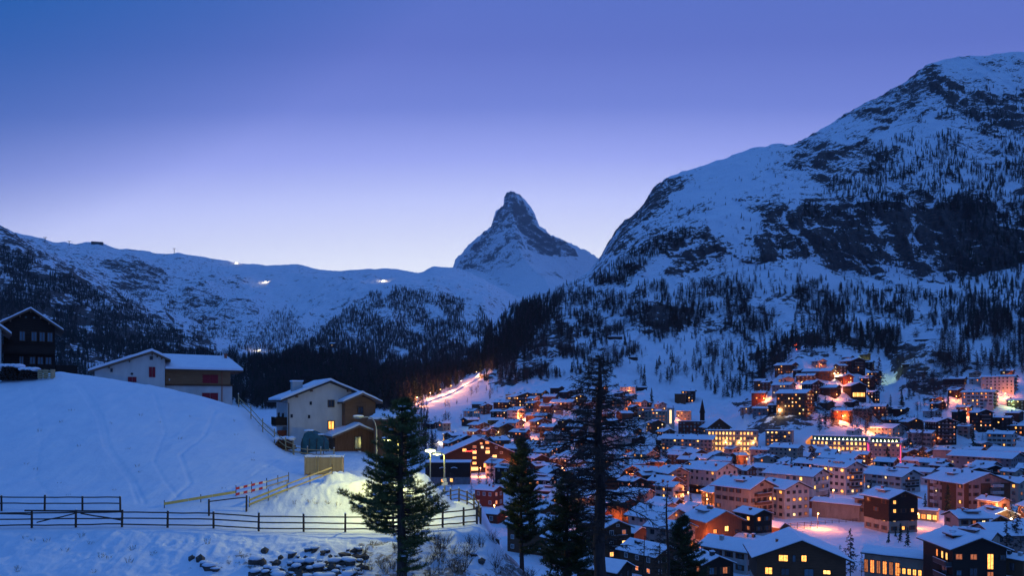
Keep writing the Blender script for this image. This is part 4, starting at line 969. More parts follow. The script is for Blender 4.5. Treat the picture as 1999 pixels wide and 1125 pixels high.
H(1535, 915, 66, 40, -20, 1.6, 'c', .25, 'beige house with two small lit windows, behind the long roofed red brown house', None, '', 16)
H(1487, 905, 46, 26, -25, 1.3, 'p', .2, 'small pink house with flat snow roof, right of the golden floodlit hotel', None, '', 16)
H(1585, 938, 72, 32, -34, 1.3, 'd', .14, 'dark chalet with a deep red gable behind two small firs', 'dark chalet behind two firs', '', 20)
H(1640, 918, 84, 22, -25, 1.6, 'd', .35, 'dark chalet with a lit gable window, in front of the long pink lit hotel', None, '', 18)
H(1465, 968, 92, 26, -30, 1.5, 'd', .28, 'low dark house with a pair of yellow windows, above the beige balcony house', 'low dark house with yellow windows', '', 17)
H(1440, 942, 72, 24, -28, 1.4, 'b', .15, 'brown house under a flat white roof, two rows above the beige balcony house', None, '', 18)
H(1415, 985, 56, 26, -45, 1.0, 'w', .1, 'white gabled house wedged behind the beige balcony house', None, '', 22)
H(1372, 920, 54, 24, -35, 1.2, 'd', .1, 'dark gabled chalet with chimney, in front of the pale building beside the golden hotel', None, '', 22)
H(1408, 922, 44, 22, -10, 1.3, 'p', .15, 'pink little house just right of a dark gabled chalet, below the golden floodlit hotel', None, '', 20)
H(1330, 900, 58, 16, -60, 1.2, 'p', .1, 'house with twin peaked snowy gables below the pale four storey building', None, '', 26)
H(1268, 946, 88, 24, -28, 1.5, 'p', .25, 'pink plastered house with a wide roof and few lit windows behind the larch branches', None, '', 18)
H(1240, 990, 70, 26, -25, 1.4, 'p', .3, 'faded pink house low behind the larch branches', None, '', 18)
H(1255, 900, 70, 22, -30, 1.4, 'b', .2, 'brown chalet with a long diagonal snowy roof, uphill behind the yellow street light', 'chalet with a long diagonal roof', '', 20)
H(1310, 880, 60, 20, -30, 1.5, 'd', .2, 'dark chalet with a row of three small lit windows below the white lit stair tower', None, '', 20)
h = H(1395, 858, 60, 24, -68, 1.0, 'b', .1, 'brown gabled building with a very large steep snow roof, behind the golden floodlit hotel', 'steep snow roofed building', 'n', 36)
H(1352, 850, 56, 26, -10, 1.6, 'r', .06, 'red brown block with one orange wall lamp, left of the steep snow roofed building', 'red brown block with wall lamp', 'Fn', 0)
h = H(1309, 832, 15, 34, 0, 1, 'w', 0, 'slim white stair tower with a tall bright window', 'bright stair tower', 'Fnx', 0, name='stair_tower', cat='tower')
add_window(h, 1, LAST[1], 'S', 0, 2, 2.0, 12, 'lit_pale', 'frame_white')
H(1280, 830, 44, 26, -5, 1.5, 'c', .3, 'cream flat roofed block joined to the left side of the bright stair tower', None, 'FnH', 0)
H(1262, 822, 34, 24, -5, 1.5, 'p', .5, 'pink flat roofed block with an orange lit top floor, left of the cream block', None, 'Fn', 0)
H(1335, 822, 30, 18, -5, 1.4, 'c', .5, 'small cream block with a row of lit windows, right of the bright stair tower', None, 'F', 0)
H(1344, 786, 28, 22, -8, 1.0, 'd', .35, 'lone dark chalet with two lit attic windows high on the snowfield', 'lone chalet on the snowfield', 'b', 12)
H(1328, 788, 22, 18, -4, 1.2, 'b', .0, 'brown flat block joined to the left of the lone chalet on the snowfield', None, 'Fnx', 0)
H(1226, 768, 32, 12, -6, 1.5, 'w', .15, 'pale farmhouse with a lit porch at the upper edge of the village', 'pale farmhouse at the upper edge', '', 18)
H(1252, 764, 22, 7, -5, 1.8, 'd', 0, 'tiny dark barn just right of the pale farmhouse at the upper edge', None, 'xn', 18, name='barn', cat='barn')
H(1236, 703, 18, 5, 0, 2, 'd', 0, 'tiny dark hay barn alone on the white slope high above the larch', 'hay barn on the white slope', 'xn', 16, name='barn', cat='barn')
H(1200, 662, 30, 4, 8, 4, 'd', 0, 'long low sheepfold high on the slope among rocks', 'sheepfold among rocks', 'xn', 10, name='barn', cat='barn')
# knoll on the right
H(1552, 812, 74, 44, -25, 1.6, 'b', .45, 'big apartment chalet with columns of glowing balcony windows on the knoll', 'big glowing apartment chalet', 'bB', 20, name='apartment_house')
H(1668, 778, 46, 24, -62, 1.1, 'd', .0, 'dark chalet with one long band of golden windows under its gable', 'chalet with the golden window band', 'n', 22,
  win=[('E', -4.5 + i * 1.8, 1.2, 1.6, 3.6, 'lit_amber' if i % 2 else 'lit_yellow') for i in range(6)])
H(1664, 727, 50, 22, -55, 1.2, 'd', .08, 'big dark chalet with balcony rows near the green yard light', 'dark chalet near the green light', 'b', 20)
H(1535, 730, 46, 17, -30, 1.4, 'b', .4, 'brown chalet glowing orange at the left shoulder of the knoll, below the red cross', 'chalet below the red cross', 'b', 20)
H(1598, 742, 62, 17, -15, 1.8, 'b', .05, 'long brown chalet with a diagonal snowy roof, right below the knoll top', 'long chalet below the knoll top', '', 20)
H(1574, 748, 40, 14, -15, 1.6, 'd', .05, 'smaller dark chalet overlapping the front of the long chalet below the knoll top', None, '', 20)
H(1586, 770, 42, 20, -50, 1.1, 'd', .1, 'dark steep gabled chalet right behind the big glowing apartment chalet', None, '', 26)
H(1622, 775, 40, 18, -25, 1.3, 'd', .1, 'black chalet between the steep gabled chalet and the golden window band', None, '', 22)
H(1648, 750, 36, 14, -55, 1.1, 'r', .5, 'small red gabled chalet with bright attic windows, above the golden window band', None, '', 22)
H(1530, 770, 46, 18, -25, 1.4, 'p', .25, 'pale house with a snowy roof, left of the dark steep gabled chalet', None, '', 20)
H(1497, 765, 22, 18, -25, 1.2, 'b', .25, 'narrow brown house above the orange lamp on the left side of the knoll', None, '', 20)
H(1482, 788, 30, 20, -10, 1.3, 'r', .2, 'red brown house with an orange wall lamp, leftmost on the knoll', 'leftmost house on the knoll', '', 20)
H(1490, 812, 42, 14, -15, 1.5, 'g', .4, 'grey low house with a brightly lit terrace, left of the big glowing apartment chalet', None, '', 14)
H(1644, 822, 42, 20, -8, 1.5, 'r', .2, 'red house drenched in orange light beside the red lit lane', 'red house on the lit lane', '', 20)
H(1708, 814, 50, 20, -12, 1.6, 'r', .42, 'deep red chalet with small square lit windows, right of the red lit lane', 'deep red chalet', '', 20)
H(1745, 808, 34, 12, -10, 1.5, 'd', .0, 'dark shed like chalet joined behind the deep red chalet', None, 'n', 20)
H(1742, 832, 44, 12, -20, 1.5, 'b', .5, 'low brown chalet with two bright windows, downhill of the deep red chalet', None, '', 20)
H(1780, 842, 46, 18, -62, 1.1, 'b', .1, 'brown gabled chalet with arched window, on the slope left of the dark hotel chalet', None, '', 24)
H(1728, 858, 76, 22, -35, 1.5, 'w', .25, 'wide white chalet with brown gable just behind the hotel wing with magenta corners', 'wide white chalet behind the hotel wing', '', 20)
H(1800, 872, 56, 26, -20, 1.7, 'p', .2, 'pale long house under a sloping snowy roof, behind tall bare trees', None, '', 20)
H(1836, 866, 62, 42, -60, 1.1, 'd', .18, 'big dark hotel chalet with three orange lamps on its balconies', 'dark hotel chalet', 'b', 20, name='hotel', cat='hotel')
H(1864, 758, 46, 18, -12, 1.6, 'gd', .2, 'dark chalet on a grey base, leftmost of the upper right cluster', 'dark chalet on a grey base', '', 18)
H(1950, 768, 72, 32, -12, 2.0, 'w', .18, 'wide pale apartment block with balconies high in the upper right cluster', 'wide pale block in the upper right', 'b', 12, name='apartment_house')
H(1905, 752, 26, 12, -14, 1.4, 'w', .3, 'small pale house tucked left of the wide pale block in the upper right', None, '', 16)
H(1912, 800, 70, 34, -14, 1.8, 'w', .42, 'white apartment house with a row of four glowing windows, below the wide pale block', 'white house with four glowing windows', 'b', 12, name='apartment_house')
H(1915, 842, 46, 36, -60, 1.1, 'd', .32, 'tall dark chalet with an orange glowing attic under its gable', 'tall chalet with glowing attic', 'b', 22)
H(1952, 842, 50, 26, -12, 1.7, 'd', .15, 'dark block with brown balconies, right of the tall chalet with glowing attic', None, 'b', 14)
H(1955, 874, 58, 26, -16, 1.6, 'w', .35, 'white chalet with two lit windows above each other, over the huge plain roof', None, '', 20)
H(1985, 800, 40, 18, -10, 1.4, 'd', .2, 'dark chalet cut by the right edge, right of the white house with four glowing windows', None, '', 18)
H(1985, 850, 34, 18, -10, 1.4, 'r', .3, 'red brown chalet cut by the right edge below its darker neighbour', None, '', 18)
H(1806, 668, 40, 5, 6, 2.6, 'd', 0, 'low dark hut on the crest of the right knoll', 'hut on the knoll crest', 'xn', 10, name='barn', cat='barn')
H(1768, 717, 14, 5, 0, 1.5, 'd', 0, 'tiny dark hut under the rocks between the two knolls', None, 'xn', 14, name='barn', cat='barn')
H(1800, 732, 22, 5, -8, 1.8, 'd', 0, 'small dark hut at the right foot of the rocks', None, 'xn', 14, name='barn', cat='barn')
# left part of the village
h = H(934, 922, 158, 34, -84, .7, 'd', .0, 'broad brown sport hotel with a wide gable, many lit windows and a red neon sign', 'sport hotel with the red neon sign', 'n', 23, name='hotel', cat='hotel',
      win=[('E', a, z_, w_, h_, g_) for a, z_, w_, h_, g_ in ((-10, 12.5, 2.4, 1.8, 'lit_amber'), (-4, 14.5, 2.2, 1.6, 'lit_dim'), (-4, 11.2, 2.4, 1.9, 'lit_yellow'), (-4, 8.0, 2.2, 1.6, 'lit_amber'), (-4, 4.8, 2.4, 1.6, 'lit_amber'), (-4, 1.2, 4.4, 2.2, 'lit_yellow'),
           (0, 16.6, 1.5, 1.3, 'lit_orange'), (0.6, 14.2, 1.7, 1.6, 'lit_pale'), (3.6, 17, 2.2, 1.6, 'lit_orange'), (3.8, 13.6, 2.2, 1.3, 'lit_orange'), (3.8, 11.2, 2.6, 1.8, 'lit_yellow'), (8, 8.8, 2.6, 1.6, 'lit_yellow'), (7, 1.4, 1.6, 2, 'lit_orange'), (2.6, 3.0, 2.4, 2.6, 'lit_amber'), (-8.4, 1.3, 2.2, 2.2, 'lit_yellow'), (11, 1.5, 1.8, 1.8, 'lit_orange'), (14, 1.5, 1.8, 1.8, 'lit_dim'), (9, 14, 1.6, 1.4, ''), (12, 11, 1.6, 1.4, ''), (8, 5, 1.8, 1.4, ''), (12, 6, 1.8, 1.4, ''))])
b = MB()   # the neon sign: a line of glowing brush-like letters
x = -9.3
for i, (w_, hh) in enumerate(((1.0, 1.3), (.6, .8), (.6, .8), (.35, .8), (.6, .8), (.6, 1.2), (.6, .8), (.6, .8), (.6, 1.2))):
    b.box((x, -.12, 0), (x + .16, -.02, hh)); b.box((x + .16, -.12, hh * .5), (x + w_ - .1, -.02, hh * .5 + .15))
    if i % 2 == 0: b.box((x + w_ - .22, -.12, 0), (x + w_ - .08, -.02, hh * .5 - .01))
    x += w_ + .1
obj('neon_sign', b.mesh('neon_sign', ['neon_red']), h, (LAST[0] / 2 + .05, 0, 12.3), math.pi / 2)
SIGN_HOTEL = h
H(955, 990, 56, 32, -35, 1.3, 'r', .5, 'deep red house with glowing window squares right of the curved road', 'red house by the curved road', '', 20)
H(958, 1022, 60, 18, -30, 1.4, 'r', .3, 'low red building with a thin snowy roof, below the red house by the road', None, 'n', 16)
h = H(876, 946, 90, 42, -4, 1.6, 'gd', .0, 'dark blue house with two arched snowy dormers behind the road lamp', 'dark blue house behind the road lamp', 'Fnx', 0,
      win=[])
for s_, z_, g_ in ((-2.6, .9, 'lit_amber'), (1.9, 1.3, 'lit_yellow')): add_window(h, LAST[0], LAST[1], 'S', s_, z_, 1.6, 2.0, g_, 'frame_brown', True)
for s_ in (-2.6, 3.2):
    add_window(h, LAST[0], LAST[1], 'S', s_, 6.2, 1.6, 2.0, 'glass_sky' if s_ > 0 else 'glass_dark', 'frame_white', True, 'dormer_window')
    b = MB(); p = [(-1.6 + 3.2 * i / 8, -.9, .45 * math.sin(math.pi * i / 8)) for i in range(9)]; b.prism(p + [(q[0], q[1], q[2] + .3) for q in p[::-1]], (0, 1.2, 0)); obj('dormer_snow', b.mesh('dormer_snow', ['snow_small']), h, (s_, -LAST[1] / 2, 8.3))
H(1018, 902, 66, 26, -8, 1.8, 'c', .1, 'cream building with a row of tall narrow windows, right of the sport hotel', 'cream building right of the sport hotel', 'H', 18)
H(1020, 795, 0 or 62, 20, -70, 1.1, 'b', .55, 'brown lodge row with many lit windows along the top of the left village', 'brown lodge at the top of the left village', 'bB', 18)
H(985, 802, 44, 16, -35, 1.3, 'r', .6, 'glowing orange lodge with stacked balcony lights at the upper left of the village', 'glowing orange lodge', 'bB', 18)
H(1040, 782, 60, 14, -25, 1.6, 'b', .35, 'brown lodge with a long roof, topmost of the left village', None, '', 18)
H(980, 852, 44, 18, -60, 1.1, 'd', .2, 'black gabled chalet in the middle of the left village roofs', 'black gabled chalet', '', 22)
H(1012, 856, 34, 12, -45, 1.2, 'd', .3, 'small black chalet with two lit gable windows, right of the black gabled chalet', None, '', 22)
H(998, 842, 52, 16, -35, 1.4, 'p', .15, 'pink chalet with sloping roof, uphill of the black gabled chalet', None, '', 20)
H(985, 868, 24, 12, -60, 1.0, 'l', .9, 'small light timber chalet with a bright orange gable, behind the sport hotel', None, '', 22)
H(885, 862, 40, 14, -10, 1.4, 'l', .8, 'bright yellow lit restaurant terrace at the left end of the village', 'yellow lit terrace at the left end', '', 14, name='restaurant', cat='restaurant')
H(840, 838, 30, 10, -35, 1.4, 'd', .1, 'dark chalet with a thin snowy roof among trees at the left end', None, '', 20)
H(1100, 800, 50, 14, -20, 1.5, 'd', .2, 'dark chalet with bright snow on its roof, left of the larch top', None, '', 20)
# parish church behind the larch
h = H(1200, 872, 66, 22, 4, 1.6, 'w', .0, 'pale stone church nave with a steep snow covered roof behind the larch', 'church nave', 'xn', 40, name='church', cat='church')
b = MB(); b.box((-4, -4, -2), (4, 4, 19)); T_ = obj('tower', b.mesh('tower', ['plaster_cream']), h, (-15.5, -4, 0))
b = MB(); p = [(-4.4, -4.4, 0), (4.4, -4.4, 0), (4.4, 4.4, 0), (-4.4, 4.4, 0)]
for i in range(4): b.quad([p[i], p[(i + 1) % 4], (0, 0, 11)])
obj('spire', b.mesh('spire', ['snow_roof']), T_, (0, 0, 19.02))
for z_ in (6, 12): add_window(T_, 8, 8, 'S', 0, z_, 1.2, 2.6, 'glass_dark', 'frame_brown')
b = MB(); b.tube([(0, 0, 0), (0, 0, 14)], [2.2, 2.0], 8); b.tube([(0, 0, 14), (0, 0, 26)], [2.6, .1], 8); h = obj('church_spire', b.mesh('church_spire', ['timber_dark']), None, (P(1371, 838, T1.hit(1371, 838)))); tag(h, 'slim dark pointed chapel spire left of the steep snow roofed building', 'spire')
# orange canopy
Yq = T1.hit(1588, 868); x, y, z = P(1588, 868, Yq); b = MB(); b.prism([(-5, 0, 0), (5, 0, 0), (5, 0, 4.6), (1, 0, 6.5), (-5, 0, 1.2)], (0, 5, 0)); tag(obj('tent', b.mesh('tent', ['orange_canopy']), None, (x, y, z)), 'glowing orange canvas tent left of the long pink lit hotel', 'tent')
# distant huts
for (u, v, w_, lb) in ((528, 745, 20, 'small hut with one lit window behind the dark trees left of the white house'), (706, 742, 20, 'small snowy roofed hut with a light behind the white house ridge'), (628, 682, 12, 'tiny hut with a lit window on the wooded hillside'), (650, 676, 14, 'tiny snow roofed barn on the wooded hillside clearing'), (780, 756, 16, 'tiny pale barn in the dark valley woods')):
    Yh = T2.hit(u, v) or 1500; house(u, v, w_, w_ * .35, -30, 1.3, 'd', 0, lb, None, 'n', 20, Y=min(Yh, 1700), win=[('S', 0, 1, 1.6, 1.2, 'lit_pale')])
for (u, v, w_, lb) in ((190, 474, 24, 'tiny mountain station building on the ridge crest'), (1988, 334, 16, 'small pale hut with red roof on the cliff at the right edge')):
    T_ = T2 if u < 900 else T1; Yh = T_.hit(u, v + 3) or 2000; house(u, v + 3, w_, 5, -10, 2, 'd' if u < 900 else 'p', 0, lb, None, 'xn', 12, Y=Yh, name='mountain_station' if u < 900 else 'hut')
for u in (88, 135, 340):
    Yh = T2.hit(u, {88: 474, 135: 480, 340: 494}[u]) or 6000; x, y, z = P(u, {88: 473, 135: 479, 340: 493}[u], Yh); b = MB(); b.tube([(0, 0, -10), (0, 0, 34)], 2.2, 5); b.box((-14, -1.5, 30), (14, 1.5, 33)); tag(obj('cable_pylon', b.mesh('cable_pylon', ['metal_dark']), None, (x, y, z)), {88: 'thin cableway pylon on the ridge at the far left', 135: 'second cableway pylon, left of the ridge station', 340: 'cableway pylon on the bump right of the ridge station'}[u], 'pylon')

# ---- fillers: the many smaller chalets between those above
def rel(du, dv):
    if abs(du) > 1.2 * abs(dv): return 'just left of' if du < 0 else 'just right of'
    return 'just uphill of' if dv < 0 else 'just downhill of'
# plus
USED = set(o['label'] for o in COL.objects if 'label' in o)
def auto_label(desc, u, v, words=16):
    c = sorted(MARKS, key=lambda m_: math.hypot(m_[0] - u, m_[1] - v))
    for m_ in c[:7]:
        s = f"{desc} {rel(u - m_[0], v - m_[1])} the {m_[2]}"
        if s not in USED and len(s.split()) <= words: USED.add(s); return s
    for a in c[:6]:
        for b_ in c[:6]:
            s = f"{desc} between the {a[2]} and the {b_[2]}"
            if a is not b_ and s not in USED and len(s.split()) <= words: USED.add(s); return s
    return None
CN = dict(w='white plaster', c='cream plaster', p='pinkish plaster', b='brown timber', d='dark timber', r='red brown timber', g='grey')
ri = random.Random(99)
REG = [([(850, 850), (960, 792), (1060, 770), (1180, 772), (1290, 800), (1320, 850), (1290, 900), (1290, 960), (1180, 1040), (1040, 1000), (960, 930), (880, 900)], 900, 1.0),
       ([(1280, 830), (1420, 860), (1600, 860), (1720, 830), (1860, 850), (1999, 850), (1999, 960), (1700, 960), (1450, 940), (1290, 960)], 500, 1.0),
       ([(1180, 980), (1480, 960), (1480, 1125), (1180, 1125)], 160, 1.0), ([(1820, 880), (2060, 860), (2060, 1125), (1900, 1125)], 160, 1),
       ([(1000, 1010), (1180, 1000), (1180, 1120), (1040, 1100)], 160, 1), ([(1455, 812), (1478, 765), (1530, 715), (1690, 705), (1715, 760), (1700, 850), (1600, 800)], 220, 1), ([(1835, 745), (2010, 735), (2010, 870), (1800, 860)], 220, 1), ([(1690, 820), (1840, 800), (1840, 880), (1700, 870)], 120, 1)]
nfill = 0
for poly, n, sc in REG:
    us = [p[0] for p in poly]; vs = [p[1] for p in poly]
    for q in range(n):
        u = ri.uniform(min(us), max(us)); v = ri.uniform(min(vs), max(vs))
        if not inpoly(np.array([u]), np.array([v]), poly)[0]: continue
        Yq = T1.hit(u, v)
        if Yq is None or Yq > 900: continue
        s_ = ri.uniform(10.5, 16.5) ; x, y, z = P(u, v, Yq); y += 4
        if any(math.hypot(x - a, y - b_) < c * .88 + s_ * .62 for a, b_, c in PLACED): continue
        if 1500 < u < 1720 and 985 < v < 1100: continue
        k = F / Yq; wc = ri.choice('wcpbbdddrbd' if u < 1250 else 'wcpbdbpd'); two = ri.random() < .35 and wc in 'wcp'
        wl = wc + (ri.choice('bd') if two else ''); hp = ri.choice([5.2, 6.5, 8.0, 8.5]); rot = ri.choice([-38, -30, -48, -60, -25, -75, 35, -15]) + ri.uniform(-6, 6)
        lt = ri.choice([.0, .08, .18, .3, .45])
        litw = {0: 'all windows dark', .08: 'hardly any light', .18: 'few lit windows', .3: 'some lit windows', .45: 'many lit windows'}[lt]
        sz = 'small' if s_ < 10.5 else 'wide'
        lb = auto_label(f"{sz} {CN[wc]} chalet with {litw}", u, v) or auto_label(f"{CN[wc]} chalet", u, v)
        if lb is None: continue
        house(u, v, s_ * k, hp * k, rot, ri.uniform(1.05, 1.4), wl, lt, lb, None, ri.choice(['', 'b', 'D', 'n', 'bD', 'b']), ri.uniform(18, 25), Y=Yq)
        PLACED[-1] = (PLACED[-1][0], PLACED[-1][1], PLACED[-1][2])
        nfill += 1
print('FILL', nfill, 'objects', len(bpy.data.objects))

# ------------------------------------------------------------------ street lamps of the village, with extra ones added for the glow
def lamp_light(par, col, watt, loc, rad=.25):
    ld = bpy.data.lights.new('light', 'POINT'); ld.color = col; ld.energy = watt; ld.shadow_soft_size = rad
    o = bpy.data.objects.new('light', ld); COL.objects.link(o); o.parent = par; o.location = loc; return o
OR, WH, GR, PK = (1.0, .25, .06), (1.0, .72, .38), (.75, 1.0, .35), (1.0, .06, .30)
LM = {}; LG = 3.6
def lamp_meshes(mat, hgt):
    k = (mat, round(hgt, 1))
    if k not in LM:
        b = MB(); b.tube([(0, 0, -2), (0, 0, hgt)], [.09, .05], 6); b.tube([(0, 0, hgt), (0, -.5, hgt + .15)], .04, 5); pole = b.mesh('lamp_pole', ['metal_dark'])
        b = MB(); b.blob((0, -.5, hgt - .02), (.26, .26, .20), 0, 8, 5, 0); LM[k] = (pole, b.mesh('lamp_head', [mat]))
    return LM[k]
def street_lamp(u, v, col=OR, watt=1500, mat='lamp_orange', hgt=5.0, Y=None, label=None, desc='orange street lamp', grp=None):
    if Y is None:
        Y = T1.hit(u, v + 8) or 500
        for _ in range(4): Y = T1.hit(u, v + hgt * F / Y) or Y
    x, y, z = P(u, v, Y)
    global LASTLAMP
    pole, head = lamp_meshes(mat, hgt); e = LASTLAMP = obj('street_lamp', None, None, (x, y, z - hgt)); obj('pole', pole, e); hd = obj('lamp_head', head, e)
    if watt: lamp_light(e, col, watt * LG, (0, -.6, hgt - .55))
    tag(e, label or auto_label(desc, u, v) or auto_label('glowing ' + desc, u, v), 'lamp', 'street lamps of the village'); return e
for (u, v, w) in ((1596, 1003, 1500), (1463, 1010, 1500), (1478, 1024, 600), (1575, 953, 1400), (1626, 957, 1500), (1288, 843, 2600), (1240, 796, 2600), (1406, 900, 3000), (1056, 792, 5200), (1064, 789, 3000), (1017, 812, 5200),
                  (1054, 816, 4200), (1098, 914, 2200), (1069, 912, 1800), (1091, 929, 1600), (965, 987, 2600), (938, 914, 2800), (998, 908, 1800), (1490, 772, 4500), (1574, 795, 4200), (1655, 809, 4200), (1645, 812, 4200),
                  (1635, 750, 2600), (1962, 768, 2600), (1811, 885, 6000), (1810, 897, 3500), (1829, 856, 2400), (1877, 993, 1200), (1938, 990, 1200), (1961, 992, 1200), (1790, 1003, 900), (1343, 962, 1900), (1296, 962, 1500),
                  (1245, 886, 2400), (1330, 905, 1800), (1180, 905, 1600), (1184, 935, 1200), (1440, 1003, 700), (1380, 975, 1100), (1355, 905, 1200), (1490, 958, 1000), (1535, 905, 1400), (1750, 905, 2600), (1700, 835, 2400),
                  (1130, 860, 1800), (1150, 805, 2600), (1030, 845, 1800), (920, 845, 1600), (1990, 940, 1200), (1900, 905, 900), (1660, 925, 900), (1230, 1010, 700), (1160, 1010, 700)):
    street_lamp(u, v, OR, w)
rl = random.Random(31); nl = 0  # extra lamps added beside random houses to strengthen the town glow
for (x_, y_, r_c) in rl.sample(PLACED, len(PLACED)):
    if nl >= 42: break
    u = x_ / y_ * F + CX + rl.uniform(-1, 1) * r_c / y_ * F; yl = y_ - r_c - 2
    if not (880 < u < 1990) or yl < 150 or yl > 900: continue
    z_ = T1.h((u - CX) / F * yl, yl) + 4.5; v = HY - z_ / yl * F
    if (1500 < u < 1760 and v > 960): continue
    street_lamp(u, v, OR if rl.random() < .8 else WH, rl.choice([500, 900, 1400]), 'lamp_orange', 4.5, yl); nl += 1
for (u, v, w) in ((1243, 874, 2600), (885, 846, 1500), (871, 853, 2200), (1972, 754, 1400), (1484, 797, 2600), (1985, 1013, 800), (1972, 1013, 800), (1628, 729, 900), (1520, 800, 1200), (1700, 800, 0)):
    street_lamp(u, v, WH, w, 'lamp_white', desc='warm white street lamp')
street_lamp(1693, 709, GR, 2600, 'lamp_yellow', label='greenish yard light glowing beside the big dark chalet on the knoll')
street_lamp(1974, 785, GR, 500, 'lamp_green', label='pale green light in the upper right cluster'); street_lamp(1133, 796, GR, 0, 'lamp_green', desc='tiny green light'); street_lamp(935, 826, GR, 500, 'lamp_green', desc='tiny green light')
street_lamp(1048, 988, GR, 0, 'lamp_green', desc='tiny green light')
# floodlights at the foot of the golden hotel, magenta lights at the wing
def flood(par, L, Wd, col, watt, xs, dist, z, mat):
    for x in xs:
        b = MB(); b.box((-.25, -.2, -.15), (.25, .2, .15)); o = obj('floodlight', b.mesh('floodlight', [mat]), par, (x, -Wd / 2 - dist, z)); lamp_light(o, col, watt, (0, .3, .5), .3)
L_h = h3[1]; flood(h3[0], L_h, h3[2], (1, .45, .13), 1500, [L_h * a for a in (-.42, -.21, 0, .21, .42)], 2.6, 1.0, 'lamp_white')
flood(h3[0], L_h, h3[2], (1, .45, .13), 900, [L_h * a for a in (-.4, -.13, .13, .4)], 2.0, h3[3] * .55, 'lamp_white')
flood(h2[0], h2[1], h2[2], PK, 500, [-h2[1] * .49, h2[1] * .49], 1.4, 3.0, 'neon_pink'); flood(h2[0], h2[1], h2[2], (1, .45, .13), 700, [0], 2.4, 1.0, 'lamp_white')
flood(h1[0], h1[1], h1[2], (1, .42, .13), 500, [-h1[1] * .3, 0, h1[1] * .3], 2.2, 4.0, 'lamp_white')
# red lit cross on the knoll
Yc = T1.hit(1555, 684) or 720; x, y, z = P(1555, 684, Yc); b = MB(); b.box((-.35, -.35, -1), (.35, .35, 8.2)); b.box((-2.4, -.3, 5.2), (-.352, .3, 5.9)); b.box((.352, -.3, 5.2), (2.4, .3, 5.9))
tag(obj('cross', b.mesh('cross', ['cross_red']), None, (x, y, z)), 'tall red lit cross standing on the crest of the knoll', 'cross')
# floodlit sledge road climbing out of the valley on the left, with its lamps
pts = [(800, 800), (822, 790), (845, 782), (865, 775), (885, 767), (905, 757), (922, 747), (936, 737)]
road = MB(); prev = None
for i, (u, v) in enumerate(pts):
    Yp = T1.hit(u, v) or 1000; x, y, z = P(u, v, Yp)
    cur = [(x, y - 8, T1.h(x, y - 8) + 1.6), (x + 1, y + 6, T1.h(x, y + 6) + 3.6), (x, y - 10, T1.h(x, y - 10) - 3)]
    if prev: road.quad([prev[0], cur[0], cur[1], prev[1]]); road.quad([prev[2], cur[2], cur[0], prev[0]])
    prev = cur
tag(obj('sledge_road', road.mesh('sledge_road', ['snow_roof'])), 'lamp lit snow road climbing the dark slope left of the village', None, None, 'structure')
for i, u in enumerate((930, 900, 880, 860, 840, 814)):
    v = float(np.interp(u, [q[0] for q in pts], [q[1] for q in pts])); Yp = T1.hit(u, v) or 1000; x = (u - CX) / F * Yp
    zt_ = T1.h(x, Yp) + 9.5; street_lamp(u, HY - zt_ / Yp * F, (1, .34, .12), 7000, 'lamp_orange', 7.0, Yp, ['topmost', 'second', 'third', 'fourth', 'fifth', 'lowest'][i] + ' lamp along the lit snow road climbing left of the village')
def field_fence(name, label, pts, h=1.2, rails=(.5, 1.0)):
    P3 = []
    for u, v in pts: Yq = T1.hit(u, v); x, y, z = P(u, v, Yq); P3.append(Vector((x, y, T1.h(x, y))))
    e = obj(name, None, None, tuple(P3[0])); tag(e, label, 'fence'); o = P3[0]
    for p in P3: b = MB(); b.tube([(0, 0, -.5), (0, 0, h)], .09, 5); obj('post', b.mesh('post', ['timber_brown']), e, tuple(p - o))
    for a, c in zip(P3[:-1], P3[1:]):
        for q in rails: b = MB(); b.tube([Vector((0, -.1, q)), (c - a) + Vector((0, -.1, q))], .07, 5); obj('rail', b.mesh('rail', ['timber_brown']), e, tuple(a - o))
field_fence('field_fence', 'long double railed fence across the lamp lit snowy field', [(1530 + 13.5 * i, 1030 - 1.0 * i) for i in range(12)])
field_fence('field_fence', 'shorter fence on the near side of the small barn by the field', [(1492 + 13 * i, 1036 - .4 * i) for i in range(8)])
# lights of the ski runs
for (u, v, lb) in ((462, 514, 'tiny light just under the ridge crest above the long white roof'), (519, 551, 'tiny bright light on the open ski slope right of the ridge'), (749, 548, 'tiny bright light on the plateau above the wooded hill'), (507, 684, 'small lit cable car station in the dark valley left')):
    Yp = (T2.hit(u, v) or 4000) - 8; x, y, z = P(u, v, Yp); k = Yp / F; b = MB(); b.box((-2.6 * k, -3, -.8 * k), (2.6 * k, 3, .9 * k), 1); b.box((-2.2 * k, -3.2, -.5 * k), (2.2 * k, -3.01, .6 * k), 0)
    o = obj('slope_light', b.mesh('slope_light', ['lamp_white', 'metal_dark'])); o.location = (x, y, z); tag(o, lb, 'light'); lamp_light(o, WH, 60000 if Yp > 2500 else 9000, (0, -14, 4), 2)
